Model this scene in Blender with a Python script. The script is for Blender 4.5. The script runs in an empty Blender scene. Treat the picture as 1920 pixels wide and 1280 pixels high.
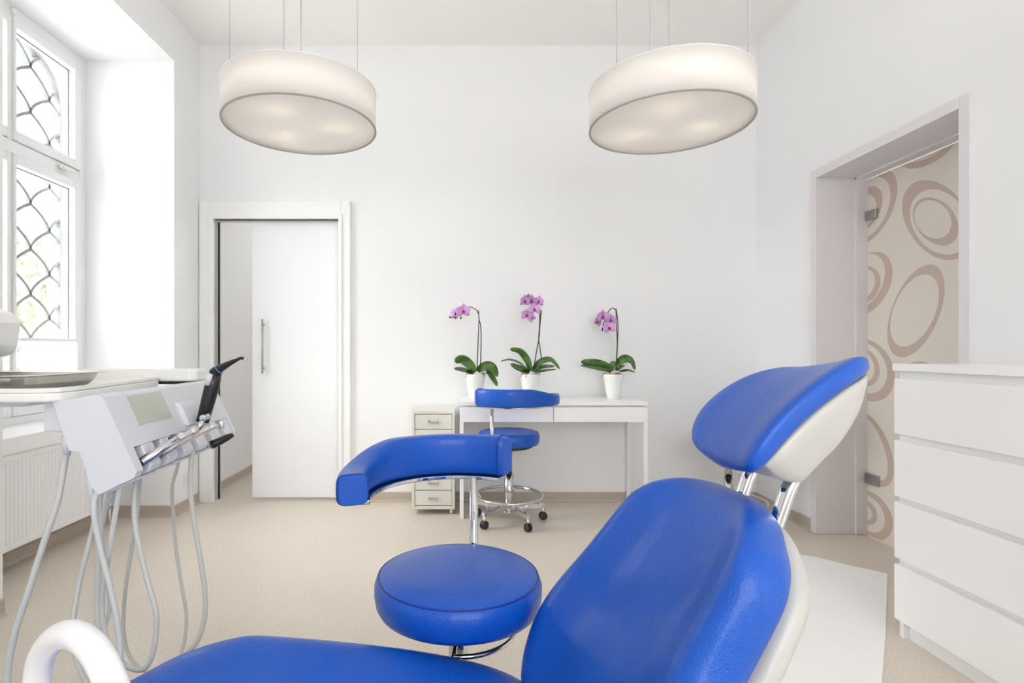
import bpy, bmesh, math, random
import numpy as np
from mathutils import Vector, Matrix
R = math.radians
rng = random.Random(7)
scene = bpy.context.scene
COL = scene.collection

# ------------------------------------------------------------------ camera, world, exposure
F = 1020.0                      # focal length in pixels of the 1920 wide frame
H = 1.09                        # camera height
cam_d = bpy.data.cameras.new('camera')
cam = bpy.data.objects.new('camera', cam_d)
COL.objects.link(cam)
cam.location = (0, 0, H)
cam.rotation_euler = (R(90), 0, 0)
cam_d.sensor_width = 36
cam_d.lens = 36 * F / 1920
cam_d.shift_x = 92 / 1920
cam_d.shift_y = 15 / 1920
cam_d.clip_start = 0.02
scene.camera = cam

world = bpy.data.worlds.new('world')
scene.world = world
world.use_nodes = True
wn = world.node_tree.nodes
wn['Background'].inputs[0].default_value = (1.0, 0.995, 0.985, 1)
wn['Background'].inputs[1].default_value = 3.2
scene.view_settings.view_transform = 'Standard'
scene.view_settings.look = 'None'
scene.view_settings.exposure = 0.95
scene.view_settings.gamma = 1.0
scene.view_settings.use_curve_mapping = False
sun_d = bpy.data.lights.new('hazy_sun', 'SUN')
sun_d.energy = 8.5; sun_d.angle = R(55); sun_d.color = (1.0, 0.985, 0.96)
sun = bpy.data.objects.new('hazy_sun', sun_d); COL.objects.link(sun)
sun.rotation_euler = Vector((0.78, 0.22, -0.58)).to_track_quat('-Z', 'Y').to_euler()
scene.cycles.max_bounces = 10
scene.cycles.diffuse_bounces = 7
scene.cycles.transparent_max_bounces = 12
scene.cycles.caustics_reflective = False
scene.cycles.caustics_refractive = False


def area_light(name, loc, rot, sx, sy, power, color=(1, 1, 1)):
    d = bpy.data.lights.new(name, 'AREA')
    d.shape = 'RECTANGLE'; d.size = sx; d.size_y = sy; d.energy = power; d.color = color
    o = bpy.data.objects.new(name, d); COL.objects.link(o)
    o.location = loc; o.rotation_euler = rot
    return o


# ------------------------------------------------------------------ materials
def new_mat(name):
    m = bpy.data.materials.new(name); m.use_nodes = True
    nt = m.node_tree
    return m, nt, nt.nodes['Principled BSDF']


def mat(name, color, rough=0.5, metal=0.0, bump=None, vary=0.0, vscale=6.0, spec=0.5, coat=0.0):
    """Principled material with optional noise bump (scale, strength) and slight colour variation."""
    m, nt, b = new_mat(name)
    b.inputs['Base Color'].default_value = (*color, 1)
    b.inputs['Roughness'].default_value = rough
    b.inputs['Metallic'].default_value = metal
    b.inputs['Specular IOR Level'].default_value = spec
    b.inputs['Coat Weight'].default_value = coat
    tc = nt.nodes.new('ShaderNodeTexCoord')
    if vary:
        n = nt.nodes.new('ShaderNodeTexNoise'); n.inputs['Scale'].default_value = vscale
        n.inputs['Detail'].default_value = 4
        r = nt.nodes.new('ShaderNodeMix'); r.data_type = 'RGBA'
        r.inputs[6].default_value = (*[c * (1 - vary) for c in color], 1)
        r.inputs[7].default_value = (*[min(1, c * (1 + vary)) for c in color], 1)
        nt.links.new(tc.outputs['Object'], n.inputs['Vector'])
        nt.links.new(n.outputs['Fac'], r.inputs[0])
        nt.links.new(r.outputs[2], b.inputs['Base Color'])
    if bump:
        n2 = nt.nodes.new('ShaderNodeTexNoise'); n2.inputs['Scale'].default_value = bump[0]
        n2.inputs['Detail'].default_value = 3
        bp = nt.nodes.new('ShaderNodeBump'); bp.inputs['Strength'].default_value = bump[1]
        bp.inputs['Distance'].default_value = 0.002
        nt.links.new(tc.outputs['Object'], n2.inputs['Vector'])
        nt.links.new(n2.outputs['Fac'], bp.inputs['Height'])
        nt.links.new(bp.outputs['Normal'], b.inputs['Normal'])
    return m


def leather(name, color):
    m, nt, b = new_mat(name)
    tc = nt.nodes.new('ShaderNodeTexCoord')
    v = nt.nodes.new('ShaderNodeTexVoronoi'); v.feature = 'DISTANCE_TO_EDGE'; v.inputs['Scale'].default_value = 260
    n = nt.nodes.new('ShaderNodeTexNoise'); n.inputs['Scale'].default_value = 90; n.inputs['Detail'].default_value = 5
    n.inputs['Distortion'].default_value = 0.6
    add = nt.nodes.new('ShaderNodeMath'); add.operation = 'ADD'
    sc = nt.nodes.new('ShaderNodeMath'); sc.operation = 'MULTIPLY'; sc.inputs[1].default_value = 0.9
    bp = nt.nodes.new('ShaderNodeBump'); bp.inputs['Strength'].default_value = 0.7; bp.inputs['Distance'].default_value = 0.0015
    nt.links.new(tc.outputs['Object'], v.inputs['Vector']); nt.links.new(tc.outputs['Object'], n.inputs['Vector'])
    nt.links.new(v.outputs['Distance'], sc.inputs[0])
    nt.links.new(sc.outputs[0], add.inputs[0]); nt.links.new(n.outputs['Fac'], add.inputs[1])
    nt.links.new(add.outputs[0], bp.inputs['Height']); nt.links.new(bp.outputs['Normal'], b.inputs['Normal'])
    n3 = nt.nodes.new('ShaderNodeTexNoise'); n3.inputs['Scale'].default_value = 7; n3.inputs['Detail'].default_value = 3
    mx = nt.nodes.new('ShaderNodeMix'); mx.data_type = 'RGBA'
    mx.inputs[6].default_value = (*[c * 0.88 for c in color], 1); mx.inputs[7].default_value = (*[c * 1.12 for c in color], 1)
    nt.links.new(tc.outputs['Object'], n3.inputs['Vector']); nt.links.new(n3.outputs['Fac'], mx.inputs[0])
    nt.links.new(mx.outputs[2], b.inputs['Base Color'])
    b.inputs['Coat Weight'].default_value = 0.25; b.inputs['Coat Roughness'].default_value = 0.16
    b.inputs['Roughness'].default_value = 0.33
    b.inputs['Specular IOR Level'].default_value = 0.30
    return m


def floor_mat():
    m, nt, b = new_mat('beige_vinyl')
    tc = nt.nodes.new('ShaderNodeTexCoord')
    n = nt.nodes.new('ShaderNodeTexNoise'); n.inputs['Scale'].default_value = 170; n.inputs['Detail'].default_value = 2
    n2 = nt.nodes.new('ShaderNodeTexNoise'); n2.inputs['Scale'].default_value = 2.2; n2.inputs['Detail'].default_value = 5
    r = nt.nodes.new('ShaderNodeValToRGB')
    r.color_ramp.elements[0].position = 0.30; r.color_ramp.elements[0].color = (0.60, 0.525, 0.44, 1)
    r.color_ramp.elements[1].position = 0.62; r.color_ramp.elements[1].color = (0.78, 0.71, 0.625, 1)
    mx = nt.nodes.new('ShaderNodeMix'); mx.data_type = 'RGBA'; mx.blend_type = 'MULTIPLY'; mx.inputs[0].default_value = 0.08
    nt.links.new(tc.outputs['Object'], n.inputs['Vector']); nt.links.new(tc.outputs['Object'], n2.inputs['Vector'])
    nt.links.new(n.outputs['Fac'], r.inputs[0]); nt.links.new(r.outputs[0], mx.inputs[6])
    nt.links.new(n2.outputs['Fac'], mx.inputs[7]); nt.links.new(mx.outputs[2], b.inputs['Base Color'])
    b.inputs['Roughness'].default_value = 0.36
    return m


def glass_mat():
    m, nt, b = new_mat('window_glass')
    nt.nodes.remove(b)
    out = nt.nodes['Material Output']
    t = nt.nodes.new('ShaderNodeBsdfTransparent'); t.inputs[0].default_value = (0.97, 0.985, 0.98, 1)
    g = nt.nodes.new('ShaderNodeBsdfGlossy'); g.inputs['Roughness'].default_value = 0.02
    fr = nt.nodes.new('ShaderNodeValue'); fr.outputs[0].default_value = 0.04
    mx = nt.nodes.new('ShaderNodeMixShader')
    nt.links.new(fr.outputs[0], mx.inputs[0]); nt.links.new(t.outputs[0], mx.inputs[1]); nt.links.new(g.outputs[0], mx.inputs[2])
    nt.links.new(mx.outputs[0], out.inputs['Surface'])
    return m


def translucent(name, color, amt=0.5, rough=0.6):
    m, nt, b = new_mat(name)
    out = nt.nodes['Material Output']
    b.inputs['Base Color'].default_value = (*color, 1); b.inputs['Roughness'].default_value = rough
    t = nt.nodes.new('ShaderNodeBsdfTranslucent'); t.inputs[0].default_value = (*color, 1)
    mx = nt.nodes.new('ShaderNodeMixShader'); mx.inputs[0].default_value = amt
    nt.links.new(b.outputs[0], mx.inputs[1]); nt.links.new(t.outputs[0], mx.inputs[2])
    nt.links.new(mx.outputs[0], out.inputs['Surface'])
    return m


def emit(name, color, strength):
    m, nt, b = new_mat(name)
    b.inputs['Base Color'].default_value = (*color, 1)
    b.inputs['Emission Color'].default_value = (*color, 1)
    b.inputs['Emission Strength'].default_value = strength
    return m


def leaf_mat():
    m, nt, b = new_mat('orchid_leaf')
    tc = nt.nodes.new('ShaderNodeTexCoord')
    n = nt.nodes.new('ShaderNodeTexNoise'); n.inputs['Scale'].default_value = 14
    r = nt.nodes.new('ShaderNodeValToRGB')
    r.color_ramp.elements[0].position = 0.35; r.color_ramp.elements[0].color = (0.025, 0.075, 0.014, 1)
    r.color_ramp.elements[1].position = 0.7; r.color_ramp.elements[1].color = (0.13, 0.27, 0.05, 1)
    nt.links.new(tc.outputs['Object'], n.inputs['Vector']); nt.links.new(n.outputs['Fac'], r.inputs[0])
    nt.links.new(r.outputs[0], b.inputs['Base Color'])
    b.inputs['Roughness'].default_value = 0.38
    return m


def petal_mat():
    m, nt, b = new_mat('orchid_petal')
    tc = nt.nodes.new('ShaderNodeTexCoord')
    w = nt.nodes.new('ShaderNodeTexWave'); w.inputs['Scale'].default_value = 90; w.inputs['Distortion'].default_value = 6
    w.bands_direction = 'Y'
    g = nt.nodes.new('ShaderNodeTexNoise'); g.inputs['Scale'].default_value = 60
    ad = nt.nodes.new('ShaderNodeMath'); ad.operation = 'MULTIPLY'
    r = nt.nodes.new('ShaderNodeValToRGB')
    r.color_ramp.elements[0].position = 0.05; r.color_ramp.elements[0].color = (0.70, 0.44, 0.75, 1)
    r.color_ramp.elements[1].position = 0.75; r.color_ramp.elements[1].color = (0.43, 0.13, 0.52, 1)
    nt.links.new(tc.outputs['Object'], w.inputs['Vector']); nt.links.new(tc.outputs['Object'], g.inputs['Vector'])
    nt.links.new(w.outputs['Fac'], ad.inputs[0]); nt.links.new(g.outputs['Fac'], ad.inputs[1])
    nt.links.new(ad.outputs[0], r.inputs[0]); nt.links.new(r.outputs[0], b.inputs['Base Color'])
    b.inputs['Roughness'].default_value = 0.55
    return m


M = {}
M['wall'] = mat('white_wall_paint', (0.86, 0.868, 0.88), 0.75, bump=(120, 0.05), vary=0.012, vscale=1.5)
M['ceil'] = mat('white_ceiling_paint', (0.90, 0.89, 0.875), 0.85, bump=(120, 0.05))
M['floor'] = floor_mat()
M['skirt'] = mat('coved_vinyl', (0.50, 0.43, 0.36), 0.5, vary=0.10, vscale=150)
M['white'] = mat('white_lacquer', (0.90, 0.905, 0.91), 0.32, bump=(40, 0.02))
M['pvc'] = mat('white_window_pvc', (0.84, 0.84, 0.85), 0.3, bump=(40, 0.02))
M['satin'] = mat('satin_white_glass', (0.90, 0.91, 0.935), 0.30, vary=0.01, vscale=2)
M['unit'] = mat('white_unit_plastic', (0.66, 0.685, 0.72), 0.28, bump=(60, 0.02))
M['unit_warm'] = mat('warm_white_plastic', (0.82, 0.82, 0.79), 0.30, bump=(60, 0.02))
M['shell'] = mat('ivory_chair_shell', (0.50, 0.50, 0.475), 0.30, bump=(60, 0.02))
M['hose'] = mat('grey_silicone_hose', (0.56, 0.575, 0.54), 0.42, vary=0.06, vscale=30)
M['frame_grey'] = mat('lilac_grey_metal_frame', (0.74, 0.72, 0.745), 0.45, bump=(200, 0.04), vary=0.02)
M['glassdoor'] = mat('beige_frosted_glass', (0.74, 0.695, 0.63), 0.22, vary=0.03, vscale=3)
M['ring'] = mat('brown_clear_print', (0.56, 0.45, 0.385), 0.18, vary=0.05, vscale=4)
M['chrome'] = mat('polished_chrome', (0.66, 0.66, 0.67), 0.08, metal=1.0, vary=0.02)
M['steel'] = mat('brushed_steel', (0.78, 0.76, 0.73), 0.36, metal=1.0, bump=(180, 0.08), vary=0.06)
M['darksteel'] = mat('satin_handle_steel', (0.45, 0.44, 0.43), 0.3, metal=1.0, vary=0.03)
M['blue'] = leather('blue_vinyl', (0.004, 0.088, 0.50))
M['seam'] = mat('dark_blue_piping', (0.006, 0.035, 0.28), 0.45, bump=(400, 0.3))
M['black'] = mat('black_plastic', (0.012, 0.013, 0.015), 0.32, bump=(90, 0.05))
M['rubber'] = mat('dark_rubber', (0.03, 0.03, 0.032), 0.55, bump=(90, 0.05))
M['screen'] = mat('grey_green_display', (0.52, 0.535, 0.46), 0.25, vary=0.01)
M['gasket'] = mat('black_gasket_and_shade', (0.01, 0.01, 0.01), 0.7, bump=(50, 0.05))
M['cabinet'] = mat('cream_powder_coat', (0.74, 0.725, 0.68), 0.42, bump=(160, 0.04))
M['pot'] = mat('white_glazed_pot', (0.84, 0.85, 0.82), 0.25, bump=(30, 0.02))
M['soil'] = mat('bark_soil', (0.10, 0.06, 0.035), 0.9, bump=(60, 0.8), vary=0.3, vscale=40)
M['root'] = mat('tan_air_root', (0.33, 0.22, 0.13), 0.7, vary=0.2)
M['leaf'] = leaf_mat()
M['stem'] = mat('dark_orchid_stem', (0.05, 0.055, 0.03), 0.5, vary=0.3, vscale=20)
M['petal'] = petal_mat()
M['lip'] = mat('magenta_orchid_lip', (0.30, 0.03, 0.14), 0.5, vary=0.4, vscale=80)
M['bud'] = mat('dusky_bud', (0.10, 0.05, 0.09), 0.5, vary=0.3)
M['grille'] = mat('pale_grey_iron', (0.22, 0.225, 0.23), 0.5, bump=(80, 0.1), vary=0.05)
M['glass'] = glass_mat()
M['blind'] = translucent('white_blind_fabric', (0.9, 0.9, 0.9), 0.45)
M['shade'] = translucent('white_lamp_fabric', (0.90, 0.885, 0.86), 0.30, 0.8)
M['diffuser'] = translucent('frosted_diffuser', (0.91, 0.905, 0.895), 0.35, 0.5)
M['cable'] = mat('grey_cable', (0.42, 0.40, 0.37), 0.5, vary=0.05)
M['mat'] = mat('white_floor_sheet', (0.93, 0.93, 0.92), 0.5, bump=(8, 0.2), vary=0.02)
M['socket'] = mat('white_socket_plastic', (0.80, 0.795, 0.78), 0.35, bump=(50, 0.02))
M['tree'] = translucent('pale_tree_leaves', (0.30, 0.34, 0.245), 0.4)
M['bark'] = mat('tree_bark', (0.22, 0.18, 0.14), 0.9, bump=(20, 0.6), vary=0.2)
M['render'] = mat('white_render', (0.82, 0.82, 0.81), 0.9, bump=(60, 0.3))
M['lampblue'] = mat('blue_handle', (0.10, 0.28, 0.62), 0.35, vary=0.05)
M['bulb'] = emit('warm_bulb', (1.0, 0.82, 0.62), 4.0)


# ------------------------------------------------------------------ mesh building
class MB:
    def __init__(s):
        s.v = []; s.f = []; s.sm = []

    def add(s, verts, faces, smooth=False):
        o = len(s.v)
        s.v += [tuple(map(float, p)) for p in verts]
        for f in faces:
            s.f.append([i + o for i in f]); s.sm.append(smooth)
        return s

    def box(s, x0, x1, y0, y1, z0, z1):
        v = [(x, y, z) for z in (z0, z1) for y in (y0, y1) for x in (x0, x1)]
        return s.add(v, [(0, 2, 3, 1), (4, 5, 7, 6), (0, 1, 5, 4), (2, 6, 7, 3), (0, 4, 6, 2), (1, 3, 7, 5)])

    def rings(s, rings, closed=False, caps=True, smooth=True):
        n = len(rings[0]); v = [p for r in rings for p in r]; f = []
        m = len(rings)
        for i in range(m if closed else m - 1):
            a = i * n; b = ((i + 1) % m) * n
            for j in range(n):
                k = (j + 1) % n
                f.append((a + j, a + k, b + k, b + j))
        s.add(v, f, smooth)
        if caps and not closed:
            o = len(s.v) - len(v)
            s.f.append([o + j for j in reversed(range(n))]); s.sm.append(False)
            s.f.append([o + (m - 1) * n + j for j in range(n)]); s.sm.append(False)
        return s

    def tube(s, path, r, n=10, closed=False, caps=True, flat=None):
        """round tube along a path (radius r, number or list); flat=(w,t) gives a flat bar."""
        P = [Vector(p) for p in path]; m = len(P)
        rs = r if isinstance(r, (list, tuple)) else [r] * m
        T = []
        for i in range(m):
            a = P[(i - 1) % m] if (closed or i > 0) else P[i]
            b = P[(i + 1) % m] if (closed or i < m - 1) else P[i]
            T.append((b - a).normalized())
        up = Vector((0, 0, 1)) if abs(T[0].z) < 0.9 else Vector((1, 0, 0))
        N = (up - T[0] * up.dot(T[0])).normalized()
        out = []
        for i in range(m):
            N = (N - T[i] * N.dot(T[i])).normalized()
            B = T[i].cross(N)
            out.append([P[i] + (N * math.cos(2 * math.pi * j / n) + B * math.sin(2 * math.pi * j / n)) * rs[i] for j in range(n)])
        return s.rings(out, closed, caps)

    def cyl(s, p0, p1, r0, r1=None, n=20):
        return s.tube([p0, p1], [r0, r0 if r1 is None else r1], n)

    def lathe(s, prof, c=(0, 0, 0), n=40, caps=True):
        rings = []
        for r, z in prof:
            rings.append([(c[0] + r * math.cos(2 * math.pi * j / n), c[1] + r * math.sin(2 * math.pi * j / n), c[2] + z) for j in range(n)])
        return s.rings(rings, False, caps)

    def prism(s, poly, a0, a1, axis='y', smooth=False):
        """extrude polygon: axis y -> poly in (x,z); axis x -> poly in (y,z); axis z -> poly in (x,y)."""
        def p(q, a):
            return {'y': (q[0], a, q[1]), 'x': (a, q[0], q[1]), 'z': (q[0], q[1], a)}[axis]
        n = len(poly)
        v = [p(q, a0) for q in poly] + [p(q, a1) for q in poly]
        f = [tuple(reversed(range(n))), tuple(range(n, 2 * n))]
        s.add(v, f)
        o = len(s.v) - 2 * n
        for j in range(n):
            k = (j + 1) % n
            s.f.append([o + j, o + k, o + n + k, o + n + j]); s.sm.append(smooth)
        return s

    def move(s, M4):
        s.v = [tuple(M4 @ Vector(p)) for p in s.v]
        return s


def mesh_of(name, mb):
    me = bpy.data.meshes.new(name)
    me.from_pydata(mb.v, [], mb.f)
    me.polygons.foreach_set('use_smooth', mb.sm)
    bm = bmesh.new(); bm.from_mesh(me)
    bmesh.ops.recalc_face_normals(bm, faces=bm.faces)
    bm.to_mesh(me); bm.free()
    me.update()
    return me


def origin(o):
    p = Vector((0, 0, 0))
    while o is not None:
        p = p + Vector(o.location); o = o.parent
    return p


def obj(name, mb, m, parent=None, bevel=0, seg=2, sub=0, local=False, at=None, label=None):
    """one mesh object. Vertices are in world space unless local; at = own origin."""
    base = Vector((0, 0, 0)) if (local or parent is None) else origin(parent)
    org = Vector(at) if at is not None else None
    if isinstance(mb, MB):
        if org is None:
            lo = np.min(np.array(mb.v), axis=0); hi = np.max(np.array(mb.v), axis=0)
            org = Vector(((lo[0] + hi[0]) / 2, (lo[1] + hi[1]) / 2, lo[2]))
        mb.v = [tuple(Vector(p) - org) for p in mb.v]
        me = mesh_of(name, mb)
        me.materials.append(m)
    else:
        me = mb
        if org is None: org = base
    o = bpy.data.objects.new(name, me); COL.objects.link(o)
    if parent is not None: o.parent = parent
    o.location = org - base
    if bevel:
        b = o.modifiers.new('bevel', 'BEVEL'); b.width = bevel; b.segments = seg; b.limit_method = 'ANGLE'; b.angle_limit = R(35)
    if sub:
        u = o.modifiers.new('subdiv', 'SUBSURF'); u.levels = sub; u.render_levels = sub
    if label: o['label'] = label
    return o


def tag(o, label, cat, group=None, kind=None):
    o['label'] = label; o['category'] = cat
    if group: o['group'] = group
    if kind: o['kind'] = kind
    return o


def thing(name, label, cat, loc=(0, 0, 0), rz=0, group=None, kind=None):
    o = bpy.data.objects.new(name, None); COL.objects.link(o)
    o.empty_display_size = 0.05
    o.location = loc; o.rotation_euler = (0, 0, rz)
    return tag(o, label, cat, group, kind)


def copy_tree(o, parent=None):
    c = o.copy(); COL.objects.link(c)
    c.parent = parent
    for ch in list(o.children): copy_tree(ch, c)
    return c


def struct(name, mb, m, label, cat, parent=None, bevel=0):
    o = obj(name, mb, m, parent, bevel)
    if parent is None: tag(o, label, cat, kind='structure')
    return o


def spline(pts, n=6, closed=False):
    """Catmull-Rom through the points."""
    P = [np.array(p, float) for p in pts]; m = len(P); out = []
    rngi = range(m if closed else m - 1)
    for i in rngi:
        p1 = P[i]; p2 = P[(i + 1) % m]
        p0 = P[i - 1] if (closed or i > 0) else 2 * p1 - p2
        p3 = P[(i + 2) % m] if (closed or i < m - 2) else 2 * p2 - p1
        for k in range(n):
            t = k / n
            out.append(0.5 * ((2 * p1) + (-p0 + p2) * t + (2 * p0 - 5 * p1 + 4 * p2 - p3) * t * t + (-p0 + 3 * p1 - 3 * p2 + p3) * t ** 3))
    if not closed: out.append(P[-1])
    return [tuple(p) for p in out]


def at(px, py, d):
    """the point at depth d seen at pixel (px, py)."""
    return ((px - 868) * d / F, d, H - (py - 655) * d / F)


# ------------------------------------------------------------------ room measures
XL, XR, YB, YN, ZC = -1.889, 2.103, 3.90, -1.6, 3.27      # walls, back, near end, ceiling
NY0, NY1, NZ = 2.233, 3.56, 2.975                         # window niche
NX = -2.29                                                # niche parapet
WX = -2.46                                                # window plane
DX0, DX1, DZ = -1.782, -0.887, 2.023                      # sliding door opening
GY0, GY1, GZ = 2.28, 3.211, 2.105                         # glass door opening

struct('floor', MB().box(-2.32, 2.9, YN, 6.6, -0.1, 0), M['floor'], 'speckled beige vinyl floor of the treatment room', 'floor')
struct('ceiling', MB().box(-2.2, 2.45, YN, YB + 0.1, ZC, ZC + 0.1), M['ceil'], 'plain white ceiling above the hanging lamps', 'ceiling')
w = MB()
w.box(XL - 0.25, DX0, YB, YB + 0.1, 0, ZC); w.box(DX1, 2.45, YB, YB + 0.1, 0, ZC); w.box(DX0, DX1, YB, YB + 0.1, DZ, ZC)
struct('wall_back', w, M['wall'], 'white back wall behind the orchid desk', 'wall')
w = MB()
w.box(-2.72, XL, NY1, YB + 0.1, 0, ZC)
struct('wall_left_near', MB().box(-2.72, XL, YN, NY0, 0, ZC), M['wall'], 'white left wall on the near side of the window niche', 'wall')
struct('wall_left_head', MB().box(-2.72, XL, NY0, NY1, NZ, ZC), M['wall'], 'white wall above the window niche', 'wall')
struct('wall_left_parapet', MB().box(-2.72, NX, NY0, NY1, 0, 0.66), M['wall'], 'white parapet wall behind the radiator', 'wall')
struct('wall_left', w, M['wall'], 'white left wall strip between window niche and back corner', 'wall')
w = MB()
w.box(XR, 2.45, YN, GY0, 0, ZC); w.box(XR, 2.45, GY1, YB, 0, ZC); w.box(XR, 2.45, GY0, GY1, GZ, ZC)
struct('wall_right', w, M['wall'], 'white right wall around the patterned glass door', 'wall')
w = MB()
w.box(XL, -.4, YN - .1, YN, 0, ZC); w.box(1.5, XR, YN - .1, YN, 0, ZC); w.box(-.4, 1.5, YN - .1, YN, 0, .95); w.box(-.4, 1.5, YN - .1, YN, 2.6, ZC)
struct('wall_near_added', w, M['wall'], 'unseen white wall behind the viewer with an opening added to let in sky light', 'wall')  # added out of view; its opening is sized to balance the daylight
# neighbouring passage seen through the half open sliding door
struct('wall_passage', MB().box(-2.0, -1.876, YB + 0.1, 6.6, 0, 2.7), M['wall'], 'grey lit side wall of the passage behind the sliding door', 'wall')
struct('ceiling_passage', MB().box(-2.0, 0.6, YB + 0.1, 6.6, 2.7, 2.8), M['ceil'], 'passage ceiling beyond the sliding door', 'ceiling')
struct('wall_passage_end_added', MB().box(-2.0, 0.6, 6.6, 6.7, 0, 2.7), M['wall'], 'unseen end wall added to darken the passage beyond the sliding door', 'wall')  # unseen, added to close the open end that made the passage too bright
struct('wall_passage_right_added', MB().box(0.5, 0.6, YB + 0.1, 6.6, 0, 2.7), M['wall'], 'unseen far side wall added to keep sky light out of the passage', 'wall')  # unseen, added to block sky light from the side

pl = bpy.data.lights.new('passage_fill', 'POINT'); pl.energy = 9; pl.shadow_soft_size = .15; pl.color = (1, .98, .95)  # added fill light without a fixture, brightens the passage
po = bpy.data.objects.new('passage_fill', pl); COL.objects.link(po); po.location = (-.6, 5.3, 2.3)

# baseboards: coved vinyl skirting
def skirt(name, p0, p1, nrm, label):
    """strip with a small cove from p0 to p1 (x,y), standing off along nrm."""
    p0 = Vector((*p0, 0)); p1 = Vector((*p1, 0)); n = Vector((*nrm, 0))
    prof = [(0, 0), (0.026, 0), (0.014, 0.006), (0.009, 0.018), (0.008, 0.066), (0.004, 0.07), (0, 0.07)]
    r0 = [p0 + n * a + Vector((0, 0, b)) for a, b in prof]; r1 = [p1 + n * a + Vector((0, 0, b)) for a, b in prof]
    struct(name, MB().rings([r0, r1], smooth=False), M['skirt'], label, 'baseboard')
skirt('baseboard_back', (-0.80, YB), (XR, YB), (0, -1), 'beige coved baseboard along the back wall under the desk')
skirt('baseboard_right', (XR, 3.262), (XR, YB), (-1, 0), 'beige coved baseboard between back corner and glass door')
skirt('baseboard_right_near', (XR, YN), (XR, 2.20), (-1, 0), 'beige coved baseboard on right wall behind the dresser')
skirt('baseboard_left', (XL, NY1), (XL, YB), (1, 0), 'beige coved baseboard between window niche and sliding door')
skirt('baseboard_niche_side', (NX, NY1), (XL, NY1), (0, -1), 'beige coved baseboard across the far side of the window niche')
skirt('baseboard_niche', (NX, NY0), (NX, NY1), (1, 0), 'beige coved baseboard below the radiator')
skirt('baseboard_left_near', (XL, YN), (XL, NY0), (1, 0), 'beige coved baseboard on the near left wall')
skirt('baseboard_passage', (-1.876, YB + 0.1), (-1.876, 6.6), (1, 0), 'beige coved baseboard in the passage behind the sliding door')

# ------------------------------------------------------------------ sliding door and its casing
d1 = thing('door_1', 'white satin sliding door panel standing half open in its white casing', 'door', (-1.34, YB, 0), kind='structure')
c = MB()
c.box(-1.881, -1.80, YB - 0.022, YB, 0.0, 2.145); c.box(-0.872, -0.803, YB - 0.022, YB, 0.0, 2.145); c.box(-1.80, -0.872, YB - 0.022, YB, 2.05, 2.145)
obj('door_casing', c, M['white'], d1, 0.003)
c = MB()
c.box(-1.812, DX0, YB - 0.03, YB + 0.1, 0.0, 2.06); c.box(DX1, -0.862, YB - 0.03, YB + 0.1, 0.0, 2.06); c.box(DX0, DX1, YB - 0.03, YB + 0.1, DZ, 2.06)
obj('door_jamb', c, M['white'], d1, 0.003)
c = MB()
c.box(DX0, DX0 + 0.004, YB + 0.06, YB + 0.085, 0.0, DZ); c.box(DX0, -1.522, YB + 0.06, YB + 0.085, DZ - 0.006, DZ)
obj('gasket', c, M['gasket'], d1)
obj('track', MB().box(DX0, DX1, YB + 0.027, YB + 0.058, DZ - 0.012, DZ), M['steel'], d1)
panel = obj('sliding_panel', MB().box(-1.522, -0.889, YB + 0.03, YB + 0.055, 0.022, DZ - 0.012), M['satin'], d1, 0.002)
hx = (492 - 868) * 3.9 / F
obj('bar_handle', MB().cyl((hx, YB + 0.0, 1.09 + (655 - 700) * 3.9 / F), (hx, YB + 0.0, 1.09 + (655 - 598) * 3.9 / F), 0.0065, n=12)
    .cyl((hx, YB + 0.0, 0.955), (hx, YB + 0.03, 0.955), 0.006, n=10).cyl((hx, YB, 1.27), (hx, YB + 0.03, 1.27), 0.006, n=10), M['darksteel'], panel)

# ------------------------------------------------------------------ glass door on the right
d2 = thing('door_2', 'beige frosted glass door with brown oval rings in a lilac grey steel frame', 'door', (XR, 2.75, 0), kind='structure')
GX = 2.376
def frame_u(x0, x1, y0, y1, z1, w_, wt=None):
    """U-shaped frame around an opening in the right wall."""
    wt = wt or w_
    m_ = MB()
    m_.box(x0, x1, y0 - w_, y0, 0.002, z1 + wt); m_.box(x0, x1, y1, y1 + w_, 0.002, z1 + wt); m_.box(x0, x1, y0, y1, z1, z1 + wt)
    return m_
obj('face_frame', frame_u(XR - 0.022, XR + 0.002, GY0, GY1, GZ, 0.046), M['frame_grey'], d2, 0.002)
m_ = MB(); m_.box(XR - 0.022, 2.31, GY0 - 0.002, GY0 + 0.004, 0.002, GZ); m_.box(XR - 0.022, 2.31, GY1 - 0.004, GY1 + 0.002, 0.002, GZ)
m_.box(XR - 0.022, 2.31, GY0, GY1, GZ - 0.004, GZ + 0.002)
obj('jamb_lining', m_, M['frame_grey'], d2)
m_ = MB(); m_.box(2.31, 2.385, GY1 - 0.016, GY1 + 0.002, 0.002, GZ); m_.box(2.31, 2.385, GY0 - 0.002, GY0 + 0.016, 0.002, GZ); m_.box(2.31, 2.385, GY0, GY1, GZ - 0.016, GZ + 0.002)
obj('door_stop', m_, M['frame_grey'], d2, 0.002)
gy0, gy1, gz0, gz1 = GY0 + 0.016, GY1 - 0.016, 0.004, GZ - 0.018
obj('threshold', MB().box(2.37, 2.45, GY0, GY1, 0.0, 0.004), M['frame_grey'], d2)
gp = obj('glass_panel', MB().box(GX, GX + 0.008, gy0, gy1, gz0, gz1), M['glassdoor'], d2, 0.001)

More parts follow.
